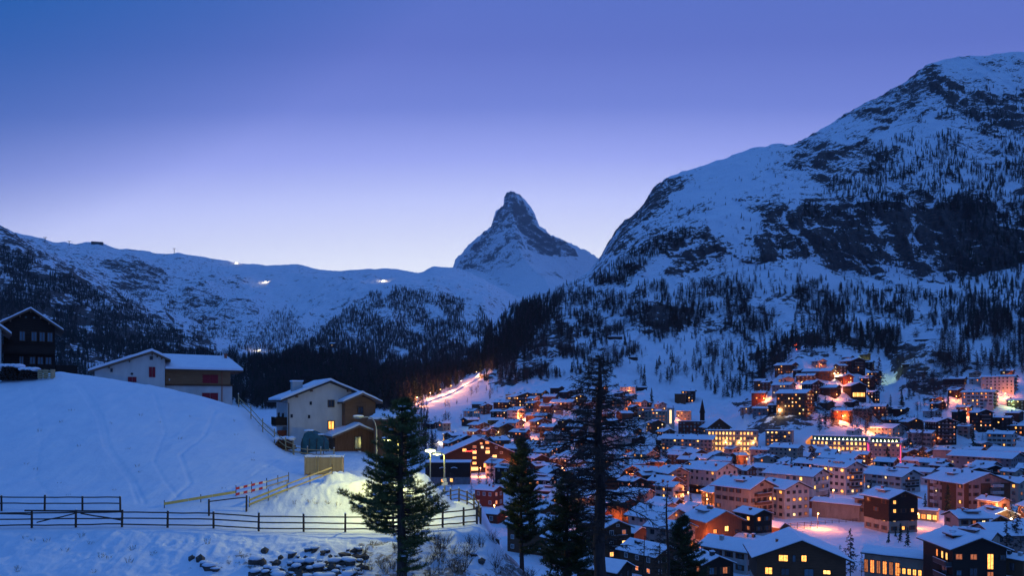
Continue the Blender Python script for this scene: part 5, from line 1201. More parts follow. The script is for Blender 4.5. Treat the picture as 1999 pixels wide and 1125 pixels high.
# ------------------------------------------------------------------ houses on the near slope
def front_gable(name, label, u0, u1, vb, vl, vr, up, vp, Y, depth, wall, edge, ov=.8, snow=.3, cat='house', nofront=False):
    """a house whose gable looks at the town: positions on its front plane at distance Y"""
    k = Y / F; az = math.atan((up - CX) / F); X = lambda u: (u - up) * k * math.cos(az); Zz = lambda v: (vb - v) * k
    e = obj(name, None, None, P(up, vb, Y), -az); tag(e, label, cat)
    b = MB(); b.prism([(X(u0), 0, -2), (X(u1), 0, -2), (X(u1), 0, Zz(vr)), (0, 0, Zz(vp)), (X(u0), 0, Zz(vl))], (0, depth, 0)); obj('wall', b.mesh('wall', [wall]), e)
    b = MB(); sb = MB(); r = random.Random(int(u0))
    for xe, ze in ((X(u0), Zz(vl)), (X(u1), Zz(vr))):
        s = (Zz(vp) - ze) / abs(xe); sg = 1 if xe > 0 else -1; xo = xe + sg * ov; zo = ze - s * ov; zp = Zz(vp) + .03
        p = [(0, -ov, zp), (xo, -ov, zo + .03), (xo, -ov, zo + .25), (0, -ov, zp + .25)]
        b.prism(p, (0, depth + 2 * ov, 0))
        n = 8; pts = []
        for i in range(n + 1):
            t = i / n; bulge = snow * (1.0 if i < n else .8) * r.uniform(.85, 1.15)
            pts.append((xo * t, -ov + .05, zp + .255 + (zo - Zz(vp)) * t + bulge))
        low = [(q[0], q[1], zp + .253 + (zo - Zz(vp)) * i / n) for i, q in enumerate(pts)]
        sb.prism(pts + low[::-1], (0, depth + 2 * ov - .1, 0))
    rf = obj('roof', b.mesh('roof', [edge]), e); obj('roof_snow', sb.mesh('roof_snow', ['snow_roof']), rf)
    # purlin ends under the gable
    for q in (-.75, -.4, 0, .4, .75):
        xe = X(u1) if q > 0 else X(u0); ze = Zz(vr) if q > 0 else Zz(vl)
        x = abs(q) * xe; z = Zz(vp) + (ze - Zz(vp)) * abs(q); bb = MB(); bb.box((x - .09, -ov + .1, z - .28), (x + .09, -.005, z - .04)); obj('purlin', bb.mesh('purlin', [edge]), e)
    return e, X, Zz
def pane_px(e, X, Zz, a, b_, c, d, glass, frame='frame_brown', name='window', y=-.01, cross=True):
    w = X(b_) - X(a); h = Zz(c) - Zz(d); fr, pn, _ = window_mesh(w, h, glass, frame, cross); o = obj(name, fr, e, ((X(a) + X(b_)) / 2, y, Zz(d)), 0); obj('pane', pn, o)
def shutter_px(e, X, Zz, a, b_, c, d, y=-.01):
    b = MB(); w = X(b_) - X(a); h = Zz(c) - Zz(d)
    for s in (0, 1):
        b.box((s * w / 2 + .02, -.07, 0), (s * w / 2 + w / 2 - .02, 0, h)); 
        for q in (.2, .8): b.box((s * w / 2 + .05, -.095, h * q - .06), (s * w / 2 + w / 2 - .05, -.072, h * q + .06))
    obj('shutter', b.mesh('shutter', ['shutter_red']), e, (X(a), y, Zz(d)))
# dark chalet
e, X, Zz = front_gable('chalet', 'black timber chalet with a steep gable and two rows of pale windows on the hilltop', 8, 108, 730, 634, 636, 60, 607, 110, 10, 'timber_dark', 'roof_edge_warm', 1.1, .22)
for a, b_ in ((37, 50), (60, 73), (76, 89), (92, 104)): pane_px(e, X, Zz, a, b_, 648, 667, 'glass_sky')
for a, b_ in ((37, 47), (57, 70), (73, 85), (88, 102)): pane_px(e, X, Zz, a, b_, 697, 712, 'glass_sky')
for a in (48, 64): pane_px(e, X, Zz, a, a + 5, 618, 622, 'glass_sky', cross=False)
b = MB(); b.box((X(6), -1.2, Zz(692)), (X(108), -.02, Zz(690))); b.box((X(6), -1.25, Zz(690) + .01), (X(108), -1.15, Zz(676))); obj('balcony', b.mesh('balcony', ['timber_dark']), e)
b = MB(); b.box((X(110), 0, -2), (X(154), 4, Zz(712))); obj('garden_wall', b.mesh('garden_wall', ['timber_dark']), e)
e, X, Zz = front_gable('chalet', 'white walled chalet cut by the left edge, only its snowy roof corner showing', -130, 4, 730, 634, 640, -64, 596, 100, 6, 'plaster_white', 'roof_edge_warm', 1.15, .3)
pane_px(e, X, Zz, -30, -14, 660, 676, 'glass_sky')
# white house with red shutters
e, X, Zz = front_gable('house', 'white house with red shutters and a long snowy roof behind the snowy crest', 188, 322, 800, 727, 701, 297, 690, 104, 11, 'plaster_bright', 'roof_edge_warm', .75, .34)
shutter_px(e, X, Zz, 290.5, 303.5, 717, 737); shutter_px(e, X, Zz, 250, 267, 737, 747)
pane_px(e, X, Zz, 292.5, 298.5, 696, 703, 'glass_dark', cross=False); pane_px(e, X, Zz, 217, 222, 721, 728, 'glass_dark', cross=False)
b = MB(); b.tube([(0, -.06, 0), (0, .01, 0)], .17, 10); obj('round_vent', b.mesh('round_vent', ['metal_dark']), e, (X(258), 0, Zz(731)))
k = 105 / F
b = MB(); b.box((X(322), 1.2, -4), (X(462), 9, Zz(751))); obj('wing_wall', b.mesh('wing_wall', ['plaster_bright']), e)
b = MB(); b.box((X(322) + .05, 1.1, Zz(751) + .02), (X(458), 8.9, Zz(722))); obj('wing_timber', b.mesh('wing_timber', ['timber_honey']), e)
b = MB(); b.box((X(322), .95, Zz(753)), (X(463), 1.095, Zz(750))); obj('wing_sill', b.mesh('wing_sill', ['timber_brown']), e)
for i in range(9): bb = MB(); bb.box((X(388 if i > 4 else 324), 1.0, Zz(747 - 4.6 * (i % 5)) - .09), (X(400 if i > 4 else 386), 1.09, Zz(747 - 4.6 * (i % 5)) + .09)); obj('board', bb.mesh('board', ['timber_honey']), e)
shutter_px(e, X, Zz, 398, 432, 730, 747, 1.09); shutter_px(e, X, Zz, 398, 432, 767, 783, 1.19)
b = MB()
E0, E1, R0, R1 = (X(323), 0, Zz(723)), (X(484), 0, Zz(724)), (X(300), 5, Zz(694)), (X(456), 5, Zz(696)); K0, K1 = (X(323), 10, Zz(723)), (X(484), 10, Zz(724))
up = lambda p, d: (p[0], p[1], p[2] + d)
b.quad([E0, E1, up(E1, .22), up(E0, .22)]); b.quad([E0, R0, R1, E1]); b.quad([E1, R1, K1]); b.quad([K0, K1, R1, R0]); rf = obj('wing_roof', b.mesh('wing_roof', ['timber_brown']), e)
sb = MB(); d0, d1 = .23, .62
ring = [E0, E1, K1, K0]
for i in range(4): sb.quad([up(ring[i], d0), up(ring[(i + 1) % 4], d0), up(ring[(i + 1) % 4], d1 - .1), up(ring[i], d1 - .1)])
nn = 10
for i in range(nn):
    lerp = lambda p, q, t: tuple(p[j] + (q[j] - p[j]) * t for j in range(3))
    for j in range(3):
        q = [lerp(lerp(up(E0, d1 - .1), up(E1, d1 - .1), a), lerp(up(R0, d1), up(R1, d1), a), c) for a, c in ((i / nn, j / 3), ((i + 1) / nn, j / 3), ((i + 1) / nn, (j + 1) / 3), (i / nn, (j + 1) / 3))]
        sb.quad(q)
sb.quad([up(E1, d1 - .1), up(K1, d1 - .1), up(R1, d1)]); sb.quad([up(K1, d1 - .1), up(K0, d1 - .1), up(R0, d1), up(R1, d1)])
obj('wing_roof_snow', sb.mesh('wing_roof_snow', ['snow_roof']), rf)
b = MB(); b.box((X(449), 4, Zz(704)), (X(454.5), 4.5, Zz(686))); b.box((X(448), 3.9, Zz(686) + .005), (X(455.5), 4.6, Zz(684))); obj('chimney', b.mesh('chimney', ['brick_red']), e)
b = MB(); b.tube([(X(440), 1.1, Zz(785)), (X(440), 1.1, Zz(750)), (X(440), 1.05, Zz(724))], .07, 6); obj('drain_pipe', b.mesh('drain_pipe', ['brick_red']), e)
b = MB(); b.box((X(330), 1.0, Zz(743)), (X(332.5), 1.09, Zz(739))); obj('wall_lamp', b.mesh('wall_lamp', ['frame_white']), e)

# big white house with the timber bay
yw = 88; x, y, z = P(643, 882, yw); th = math.radians(-64); L, Wd, He = 8.8, 9.7, 6.3
c = (x - math.cos(th) * L / 2, y - math.sin(th) * L / 2, z)
e = obj('house', None, None, c, th); tag(e, 'tall white house with a timber bay, snowy porch and one orange lit window', 'house'); MARKS.append((643, 810, 'tall white house with the timber bay'))
pr = math.radians(22); rise = Wd / 2 * math.tan(pr)
b = MB(); p = [(-L / 2, -Wd / 2, -2), (-L / 2, -Wd / 2, He), (-L / 2, 0, He + rise), (-L / 2, Wd / 2, He), (-L / 2, Wd / 2, -2)]; b.prism(p[::-1], (L, 0, 0)); obj('wall', b.mesh('wall', ['plaster_bright']), e)
zr, t, rf = roof_parts(e, L, Wd, He, pr, .9, 'roof_edge', 5, .34)
b = MB(); b.box((.6, -3.9, zr - 1.9), (1.9, -2.7, zr + .15)); b.box((.5, -4.0, zr + .153), (2.0, -2.6, zr + .3), 1); obj('chimney', b.mesh('chimney', ['plaster_white', 'snow_small']), rf)
add_window(e, L, Wd, 'E', .2, 5.3, .8, .9, 'glass_dark', 'frame_brown', True)
add_window(e, L, Wd, 'E', .2, 2.6, .8, 1.1, 'lit_amber', 'frame_brown', True)
for s_, z_ in ((-2.2, 5.6), (-2.4, 4.0), (-4.4, 4.1)):
    b = MB(); b.box((-.13, -.05, 0), (.13, .02, .4)); obj('wall_slit', b.mesh('wall_slit', ['glass_dark']), e, (L / 2 + .01, s_, z_), math.pi / 2)
for s_ in (-2.2, 1.2): add_window(e, L, Wd, 'S', s_, 3.4, 1.0, 1.2, 'glass_dark', 'frame_brown', True)
balcony(e, L, Wd, 'S', .4, 4.0, 3.2, 'timber_dark', solid=False)
b = MB(); b.box((3.6, -5.9, 0), (3.8, -4.9, 2.6)); b.box((1.0, -6.4, -1), (3.5, -4.9, 1.0), 1); obj('side_steps', b.mesh('side_steps', ['timber_red', 'plaster_grey']), e)
# timber bay on the right half of the gable
b = MB(); p = [(L / 2 + .01, 1.5, 2.2), (L / 2 + .01, 1.5, 5.9), (L / 2 + .01, 3.35, 6.75), (L / 2 + .01, 5.2, 5.9), (L / 2 + .01, 5.2, 2.2)]; b.prism(p[::-1], (1.6, 0, 0)); by = obj('timber_bay', b.mesh('timber_bay', ['timber_warm']), e)
for i in range(8):
    bb = MB(); bb.box((L / 2 + 1.615, 1.55, 2.4 + i * .43), (L / 2 + 1.66, 2.75, 2.78 + i * .43)); bb.box((L / 2 + 1.615, 3.95, 2.4 + i * .43), (L / 2 + 1.66, 5.15, 2.78 + i * .43)); obj('board', bb.mesh('board', ['timber_warm']), by)
add_window(by, (L / 2 + 1.62) * 2, 0, 'E', 3.35, 4.5, .65, .95, 'glass_dark', 'frame_brown', False)
for i, c_ in enumerate(by.children):
    pass
_, _, rf2 = roof_parts(e, 3.0, 3.7, 0, math.radians(24), .55, 'roof_edge_warm', 8, .3); rf2.location = (L / 2 + .9, 3.35, 5.95)
# porch
b = MB(); p = [(L / 2 + .02, -.1, -1), (L / 2 + .02, -.1, 1.9), (L / 2 + .02, 2.6, 3.0), (L / 2 + .02, 5.3, 1.9), (L / 2 + .02, 5.3, -1)]; b.prism(p[::-1], (3.4, 0, 0)); po = obj('porch', b.mesh('porch', ['timber_upright']), e)
_, _, rf3 = roof_parts(e, 3.8, 5.2, 0, math.radians(22), .6, 'roof_edge_warm', 9, .36); rf3.location = (L / 2 + 1.8, 2.6, 1.95)
fr, pn, _ = window_mesh(.9, 1.6, 'glass_sky', 'frame_brown'); o = obj('porch_window', fr, e, (L / 2 + 3.43, 2.6, .35), math.pi / 2); obj('pane', pn, o)
b = MB(); b.box((-.15, -.5, 0), (.15, -.03, .12)); obj('ledge', b.mesh('ledge', ['snow_small']), e, (L / 2 + 3.9, 2.6, .1), math.pi / 2)
for s_ in (-1, 1):
    b = MB(); b.tube([(-L / 2 - .8, s_ * (Wd / 2 + .98), He - .30), (L / 2 + .8, s_ * (Wd / 2 + .98), He - .34)], .07, 6); obj('gutter', b.mesh('gutter', ['metal_dark']), e)
b = MB(); b.tube([(L / 2 + .06, -Wd / 2 + .12, 0), (L / 2 + .06, -Wd / 2 + .12, He - .5), (L / 2 - .1, -Wd / 2 - .9, He - .3)], .05, 6); obj('drain_pipe', b.mesh('drain_pipe', ['metal_dark']), e)
for q in (-.8, -.45, .45, .8):
    b = MB(); b.box((-.35, -.1, -.24), (.85, .1, -.02)); obj('purlin', b.mesh('purlin', ['roof_edge_warm']), e, (L / 2, q * Wd / 2, zr - abs(q) * Wd / 2 * t))
# barn to the right
h = house(762, 884, 66, 64, -42, 1.3, 'u', 0, 'dark red upright boarded barn behind the big pine, right of the white house', None, 'nx', 20, Y=84, name='barn', cat='barn', seed=3)

# ------------------------------------------------------------------ fences
def log(par, name, a, b_, r, mat='fence_wood', sides=6, flat=None):
    a = Vector(a); b_ = Vector(b_); mb = MB(); d = b_ - a; n = 3
    pts = [a + d * i / n + Vector((0, 0, random.uniform(-.02, .02) if 0 < i < n else 0)) for i in range(n + 1)]
    mb.tube([p - a for p in pts], r, sides); return obj(name, mb.mesh(name, [mat]), par, tuple(a))
def fence(name, label, pts, h, rails, rp=.075, rr=.05, mat='fence_wood', board=False, snow=True):
    """pts: (u, Y) of the posts"""
    P3 = []
    for u, Yq in pts:
        x = (u - CX) / F * Yq; P3.append(Vector((x, Yq, T0.h(x, Yq))))
    e = obj(name, None, None, tuple(P3[0])); tag(e, label, 'fence'); o = P3[0]
    for i, p in enumerate(P3):
        hh = h * random.uniform(.97, 1.08); lean = Vector((random.uniform(-.03, .03), random.uniform(-.03, .03), 0))
        mb = MB(); mb.tube([Vector((0, 0, -.4)), lean * .5 + Vector((0, 0, hh * .5)), lean + Vector((0, 0, hh))], [rp, rp, rp * .9], 7); mb.blob((lean.x, lean.y, hh + .02), (rp * 1.1, rp * 1.1, .05), 1, 7, 4, .05)
        obj('post', mb.mesh('post', [mat, 'snow_small' if snow else mat]), e, tuple(p - o))
    for a, b_ in zip(P3[:-1], P3[1:]):
        for q in rails:
            off = Vector((0, -rp - rr * .6, q)); d = (b_ - a)
            jit = Vector((0, 0, random.uniform(-.03, .03)))
            log(e, 'rail', a - o + off - d * .01, b_ - o + off + jit + d * .01, rr, mat)
    return e, P3
e, FP = fence('road_fence', 'long three railed log fence along the near edge of the snowy road', [(-200, 51.2), (-110, 51.2), (-24, 51.2), (62, 51.2), (148, 51.2), (238, 51.2), (327, 51.2), (417, 51.2), (505, 51.3), (593, 51.4), (674, 51.4), (768, 51.4), (864, 51.3), (905, 51.4), (931, 51.9)], 1.22, (.22, .64, 1.06))
o = FP[0]
for a, b_, z0, z1 in ((3, 4, .35, .95), (4, 5, .95, .45), (2, 3, 1.0, .9)): log(e, 'brace', FP[a] - o + Vector((.2, .25, z0)), FP[b_] - o + Vector((-.2, .25, z1)), .05)
log(e, 'rail', FP[3] - o + Vector((-.4, -.14, 1.24)), FP[5] - o + Vector((0, -.14, 1.14)), .06)
fence('bend_fence', 'log fence curving round the outside of the road bend under the tall lamp', [(938, 53.2), (938, 55.5), (934, 58), (925, 60.5), (912, 62.8), (896, 64.6), (880, 66), (866, 67)], 1.2, (.3, .68, 1.06), mat='fence_wood')
fence('upper_fence', 'short two railed log fence on the far side of the road at the left', [(-170, 57.2), (-85, 57.2), (3, 57.2), (87, 57.2), (161, 57.2), (235, 57.2)], 1.2, (.62, 1.1))
fence('gate_rail', 'single railed fence piece between two posts beside the yellow barriers', [(408, 56.2), (481, 56.9)], 1.25, (1.1,))
fence('garden_fence', 'weathered rail fence running down the hill to the white house', [(466, 86), (490, 84), (513, 82), (536, 80.5), (558, 79.3), (572, 78.8)], 1.5, (.6, 1.15), .06, .045, 'pale_wood')
fence('yard_fence', 'low pale rail fence in front of the blue covered machine', [(574, 78.4), (600, 78.2), (626, 78.2), (652, 78.4)], 1.1, (.4, .85), .06, .05, 'pale_wood')
# plank barriers of the snow run
def barrier(name, label, segs, snow=True):
    (u, Yq) = segs[0][0]; x = (u - CX) / F * Yq; o = Vector((x, Yq, T0.h(x, Yq))); e = obj(name, None, None, tuple(o)); tag(e, label, 'barrier')
    for (a, b_, mats, hs, th_) in segs:
        A = Vector(((a[0] - CX) / F * a[1], a[1], 0)); A.z = T0.h(A.x, A.y); B_ = Vector(((b_[0] - CX) / F * b_[1], b_[1], 0)); B_.z = T0.h(B_.x, B_.y)
        n = len(mats)
        for hz_ in hs:
            for i, mm in enumerate(mats):
                p = A.lerp(B_, i / n) - o; q = A.lerp(B_, (i + 1) / n - .003) - o; mb = MB(); d = (q - p); nrm = Vector((-d.y, d.x, 0)).normalized() * .025
                lo = Vector((0, 0, hz_ - th_ / 2)); hi = Vector((0, 0, hz_ + th_ / 2))
                k0 = [nrm + lo, d + nrm + lo, d - nrm + lo, lo - nrm]; k1 = [nrm + hi, d + nrm + hi, d - nrm + hi, hi - nrm]
                mb.quad([k0[0], k0[1], k1[1], k1[0]]); mb.quad([k0[1], k0[2], k1[2], k1[1]]); mb.quad([k0[2], k0[3], k1[3], k1[2]]); mb.quad([k0[3], k0[0], k1[0], k1[3]]); mb.quad(k1); mb.quad(k0[::-1])
                obj('board', mb.mesh('board', [mm]), e, tuple(p))
        for p in (A, A.lerp(B_, .5), B_):
            mb = MB(); mb.tube([(0, 0, -.3), (0, 0, max(hs) + .28)], .035, 5); obj('post', mb.mesh('post', ['fence_wood']), e, tuple(p - o + Vector((0, .06, 0))))
RW = ['barrier_red', 'barrier_white'] * 4
barrier('snow_run_barrier', 'yellow plank barrier with red and white striped boards in the middle', [((320, 57.8), (460, 60.0), ['barrier_yellow'] * 3, (.35,), .22), ((460, 60.0), (520, 61.6), RW, (.15, .62), .2), ((520, 61.6), (563, 63.6), ['pale_wood'] * 2, (.2, .6), .10)])
barrier('bank_barrier', 'yellow plank barrier along the top of the lit snow bank', [((486, 57.4), (560, 58.2), ['barrier_yellow'] * 2, (.2, .55), .17), ((560, 58.2), (648, 60.0), ['pale_wood'] * 3, (.2, .6), .12)])
# stack of slatted fence panels
Yq = 66; x, y, z = P(595, 930, Yq); zg = T0.h(x + 1.6, y); e = obj('panel_stack', None, None, (x, y, zg)); tag(e, 'stack of weathered slatted wooden panels standing in the snow above the lit bank', 'wood stack')
w_ = 73 * Yq / F
for i in range(12): b = MB(); b.box((0, -.02, 0), (w_, .03, .085)); obj('slat', b.mesh('slat', ['pale_wood']), e, (0, random.uniform(-.02, .02), .12 + i * .122))
for i in range(5): b = MB(); b.box((-.04, -.09, 0), (.04, -.025, 1.75)); obj('post', b.mesh('post', ['pale_wood']), e, ((0.02, w_ * .3, w_ * .36, w_ * .7, w_ - .02)[i], 0, -.1))
b = MB(); b.box((.05, .05, 0), (w_ - .05, .9, 1.5)); obj('stacked_panels', b.mesh('stacked_panels', ['timber_light']), e)
b = MB()
for i in range(8):
    x0 = w_ * i / 8; x1 = w_ * (i + 1) / 8; hh = random.uniform(.08, .16); b.box((x0, -.02, 1.62), (x1 + .005, .92, 1.62 + hh))
obj('snow_cap', b.mesh('snow_cap', ['snow_small']), e)
# covered machine
def ground_at(u, Yq): x = (u - CX) / F * Yq; return x, Yq, T0.h(x, Yq)
x, y, z = ground_at(615, 81); e = obj('covered_machine', None, None, (x, y, z)); tag(e, 'machine under a dark blue tarpaulin parked in front of the white house', 'machine')
V = []; n = 12
b = MB(); rr_ = random.Random(4)
prof = [(-1.45, 0.3), (-1.4, 1.5), (-1.1, 2.5), (-.5, 2.85), (.3, 2.6), (1.0, 2.1), (1.4, 1.5), (1.5, .5)]
rings = []
for j in range(7):
    yy = -1.0 + 2.0 * j / 6; sc = 1 - .12 * abs(j - 3) / 3; rings.append([(px * sc + rr_.uniform(-.06, .06), yy + rr_.uniform(-.05, .05), pz * (sc if j not in (0, 6) else .96) + rr_.uniform(-.09, .09)) for px, pz in prof])
for j in range(6):
    for i in range(7): b.quad([rings[j][i], rings[j][i + 1], rings[j + 1][i + 1], rings[j + 1][i]])
b.quad(rings[0][::-1]); b.quad(rings[-1]); obj('tarpaulin', b.mesh('tarpaulin', ['tarp_blue']), e)
b = MB(); 
for xx in (-1.2, -.4, .4, 1.2): b.tube([(xx, -1.1, -.2), (xx + .1, -1.12, 1.9)], .04, 5)
b.tube([(-1.4, -1.1, .5), (1.5, -1.1, .7)], .04, 5); obj('frame', b.mesh('frame', ['metal_dark']), e)
b = MB(); b.blob((-.6, -.1, 2.75), (.6, .8, .13), 0, 10, 5, .1); b.blob((.7, -.1, 2.3), (.5, .7, .1), 0, 10, 5, .1); obj('snow_cap', b.mesh('snow_cap', ['snow_small']), e)
def logpile(u, Yq, w_, rows, label, mat='timber_brown', r=.13, dx=0):
    x, y, z = ground_at(u, Yq); e = obj('wood_pile', None, None, (x, y, z)); tag(e, label, 'wood pile')
    for j in range(rows):
        n = int(w_ / (2 * r)) - j
        for i in range(n): 
            b = MB(); b.tube([(0, -.7, 0), (0, .7, 0)], r * random.uniform(.8, 1), 7); obj('log', b.mesh('log', [mat]), e, ((i - n / 2 + .5) * 2 * r, random.uniform(-.1, .1), r + j * r * 1.75))
    b = MB(); nb = max(2, int(w_ / .7))
    for i in range(nb): b.blob(((i + .5 - nb / 2) * w_ / nb * .9, 0, rows * r * 1.78 + .08), (w_ / nb * .62, .85, .26), 0, 10, 5, .08)
    obj('snow_cap', b.mesh('snow_cap', ['snow_small'], True), e)
logpile(556, 80.5, 2.4, 5, 'brown log pile under a thick snow cap, left of the blue covered machine')
logpile(22, 84.5, 2.9, 6, 'snow capped stack of dark timber on the hill crest at the far left', 'timber_dark', .15)
logpile(58, 84.5, 2.2, 4, 'smaller snow capped timber stack right beside the big one on the crest', 'timber_dark', .15)
x, y, z = ground_at(92, 84.3); e = obj('crate', None, None, (x, y, z)); tag(e, 'small open slatted crate standing in the snow on the hill crest', 'crate')
for i in range(4): b = MB(); b.box((-.75, -.04, 0), (.75, 0, .13)); obj('slat', b.mesh('slat', ['pale_wood']), e, (0, -.4, .1 + i * .24)); 
for xx in (-.75, -.1, .7): b = MB(); b.box((xx - .05, -.46, 0), (xx + .05, .3, 1.05)); obj('post', b.mesh('post', ['pale_wood']), e)

# ------------------------------------------------------------------ road lamps
def swan_lamp(label, u, Yq, vhead, uhead, watt, col, mat, headmat, sign=False, snow=True, th_=1.0):
    x, y, z = ground_at(u, Yq); e = obj('road_lamp', None, None, (x, y, z)); tag(e, label, 'lamp'); k = Yq / F
    zh = (HY - vhead) * k - z; xh = (uhead - u) * k; r = abs(xh)
    pts = [(0, 0, -.5), (0, 0, zh - r * .9)] + [(xh / 2 - xh / 2 * math.cos(a), 0, zh - r * .9 + r * .9 * math.sin(a)) for a in (.3, .6, .9, 1.2, 1.57)] + [(xh * .75, 0, zh + .02), (xh, 0, zh - .02)]
    b = MB(); b.tube(pts, [.09 * th_, .075 * th_] + [.055 * th_] * (len(pts) - 2), 8); obj('pole', b.mesh('pole', [mat]), e)
    sg = 1 if xh > 0 else -1
    b = MB(); b.blob((xh + sg * .25, 0, zh), (.55, .17, .10), 0, 12, 5, 0); b.blob((xh + sg * .25, 0, zh + .11), (.5, .17, .10), 1, 10, 5, .05); hd = obj('lamp_head', b.mesh('lamp_head', ['metal_grey', 'snow_small'], True), e)
    b = MB(); b.blob((xh + sg * .25, 0, zh - .09), (.36, .12, .05), 0, 10, 5, 0); obj('lamp_glass', b.mesh('lamp_glass', [headmat]), hd)
    if sign: b = MB(); b.box((-.28, -.13, zh * .36), (.28, -.10, zh * .36 + .3), 0); b.box((-.2, -.13, zh * .36 + .34), (.2, -.10, zh * .36 + .62), 0); obj('sign', b.mesh('sign', ['frame_white']), e)
    if watt: lamp_light(e, col, watt, (xh + sg * .25, 0, zh - .3), .2)
YG = (1.0, .92, .20)
swan_lamp('tall unlit swan necked road lamp with snow on its head, beside the porch', 735, 66, 815, 705, 0, YG, 'metal_grey', 'glass_sky')
swan_lamp('lit road lamp mostly hidden behind the big pine', 778, 55.8, 858, 764, 1800, YG, 'metal_grey', 'lamp_yellow')
swan_lamp('pale road lamp with a small sign at the road bend', 868, 66.5, 886, 858, 520, YG, 'metal_grey', 'lamp_yellow', True)
x, y, z = P(840, 881, 76); e = obj('road_lamp', None, None, (x, y, z - 5)); tag(e, 'bright yellow lamp head glowing over the dark blue house roof', 'lamp')
b = MB(); b.tube([(0, 0, -6), (0, 0, 5)], [.09, .06], 6); obj('pole', b.mesh('pole', ['metal_grey']), e); b = MB(); b.blob((0, 0, 5), (.55, .2, .16), 0, 10, 5, 0); obj('lamp_head', b.mesh('lamp_head', ['lamp_yellow']), e); lamp_light(e, YG, 260, (0, -.3, 4.6))

# ------------------------------------------------------------------ stones, grass and bushes of the near slope
def stone_mesh(seed):
    r = random.Random(seed); b = MB(); k = 0
    nu, nv = 5, 3; b.blob((0, 0, -.06), (.52, .40, .36), 0, nu, nv, .30, r); return b.mesh('stone', ['stone_dark'])
def cap_mesh(seed):
    r = random.Random(seed); b = MB(); b.blob((0, 0, .26), (.52, .42, .17), 0, 8, 4, .10, r); return b.mesh('snow_cap', ['snow_small'], True)
SM = [stone_mesh(i) for i in range(6)]; CM = [cap_mesh(i) for i in range(4)]
def stones(name, label, spots):
    x, y, z = ground_at(*spots[0][:2]); e = obj(name, None, None, (x, y, z)); tag(e, label, 'stone wall' if len(spots) > 10 else 'rocks')
    for i, (u, Yq, sz) in enumerate(spots):
        a, b_, c_ = ground_at(u, Yq); s = obj('stone', SM[i % 6], e, (a - x, b_ - y, c_ - z + .05 * sz), random.uniform(0, 6)); s.scale = (sz * random.uniform(.8, 1.4), sz, sz * random.uniform(.8, 1.1))
        if random.random() < .6: c = obj('snow_cap', CM[i % 4], s)
sp = []
def y_of(u, v):
    c = int(np.clip(np.searchsorted(T0.u, u), 0, len(T0.u) - 1)); Vc = T0.V[c]; k = int(np.argmax(np.minimum.accumulate(Vc) <= v)); return T0.Y[c, k]
for j, v in enumerate((1078, 1090, 1102, 1114, 1124, 1133)):
    for i in range(17):
        u = 502 + i * 12.5 + (6 if j % 2 else 0) + random.uniform(-3, 3)
        if random.random() < (.40 if j == 0 else .16) or (u < 540 and j < 2 and random.random() < .5): continue
        sp.append((u + random.uniform(-3, 3), y_of(u, v + random.uniform(-3, 3)), random.choice([.3, .4, .5, .65, .8, .95])))
stones('dry_stone_wall', 'old dry stone wall half buried in snow below the road fence', sp)
stones('rock_outcrop', 'pair of bare rocks poking through the snow at the bottom left', [(375, y_of(375, 1092), .6), (392, y_of(392, 1094), .8), (398, y_of(398, 1104), .7), (410, y_of(410, 1112), .8), (420, y_of(420, 1116), .5)])
stones('boulders', 'few dark rocks on the steep snow right of the pines', [(970, y_of(970, 1062), .6), (990, y_of(990, 1080), .6), (940, y_of(940, 1098), .7), (925, y_of(925, 1085), .5)])
def twig_bush(u, v, hgt, n, label, mat='twig', spread=.8, grp=None, name='bare_bush', cat='bush', Yq=None):
    Yq = Yq or y_of(u, v); x, y, z = ground_at(u, Yq); r = random.Random(int(u * 3 + v)); V, Fc = [], []
    for i in range(n):
        an = r.uniform(0, 6.28); l = hgt * r.uniform(.5, 1); d = Vector((math.cos(an) * spread * r.random(), math.sin(an) * spread * r.random(), 1)).normalized()
        a = Vector((math.cos(an) * .12, math.sin(an) * .12, -.05)); m_ = a + d * l * .55; t_ = m_ + (d + Vector((r.uniform(-.4, .4), r.uniform(-.4, .4), 0))).normalized() * l * .45
        sliver(V, Fc, a, m_, .035, r); sliver(V, Fc, m_ - d * .02, t_, .02, r)
        for q in range(5):
            p = a.lerp(m_, r.uniform(.3, 1)) if q % 2 else m_.lerp(t_, r.random()); sliver(V, Fc, p, p + (d + Vector((r.uniform(-1, 1), r.uniform(-1, 1), r.uniform(-.2, .6)))).normalized() * l * .3, .014, r)
    me = bpy.data.meshes.new(name); me.from_pydata(V, [], Fc); me.materials.append(MATS[mat]); o = obj(name, me, None, (x, y, z)); tag(o, label, cat, grp); return o
r_ = random.Random(5)
for i in range(26):
    u = r_.uniform(850, 1040); v = r_.uniform(1052, 1122) + max(0, (u - 950) * .25)
    twig_bush(u, min(v, 1135), r_.uniform(.7, 1.5), 26, 'frosty leafless shrub on the steep snow between the two near pines', 'twig', .8, 'leafless shrubs on the steep near slope')
for i in range(30):
    u = r_.uniform(690, 900); v = r_.uniform(1060, 1126)
    twig_bush(u, v, r_.uniform(.4, .9), 22, 'tuft of dry grass and twigs in the snow round the big pine', 'dry_grass', .9, 'dry tufts round the big pine', 'dry_tuft', 'grass tuft')
for (u, v) in ((605, 985), (618, 990), (640, 1000), (575, 992), (660, 1003)): twig_bush(u, v, .35, 14, 'small dry tuft sticking out of the lit snow bank', 'dry_grass', 1.0, 'dry tufts on the lit bank', 'dry_tuft', 'grass tuft', Yq=57.3)

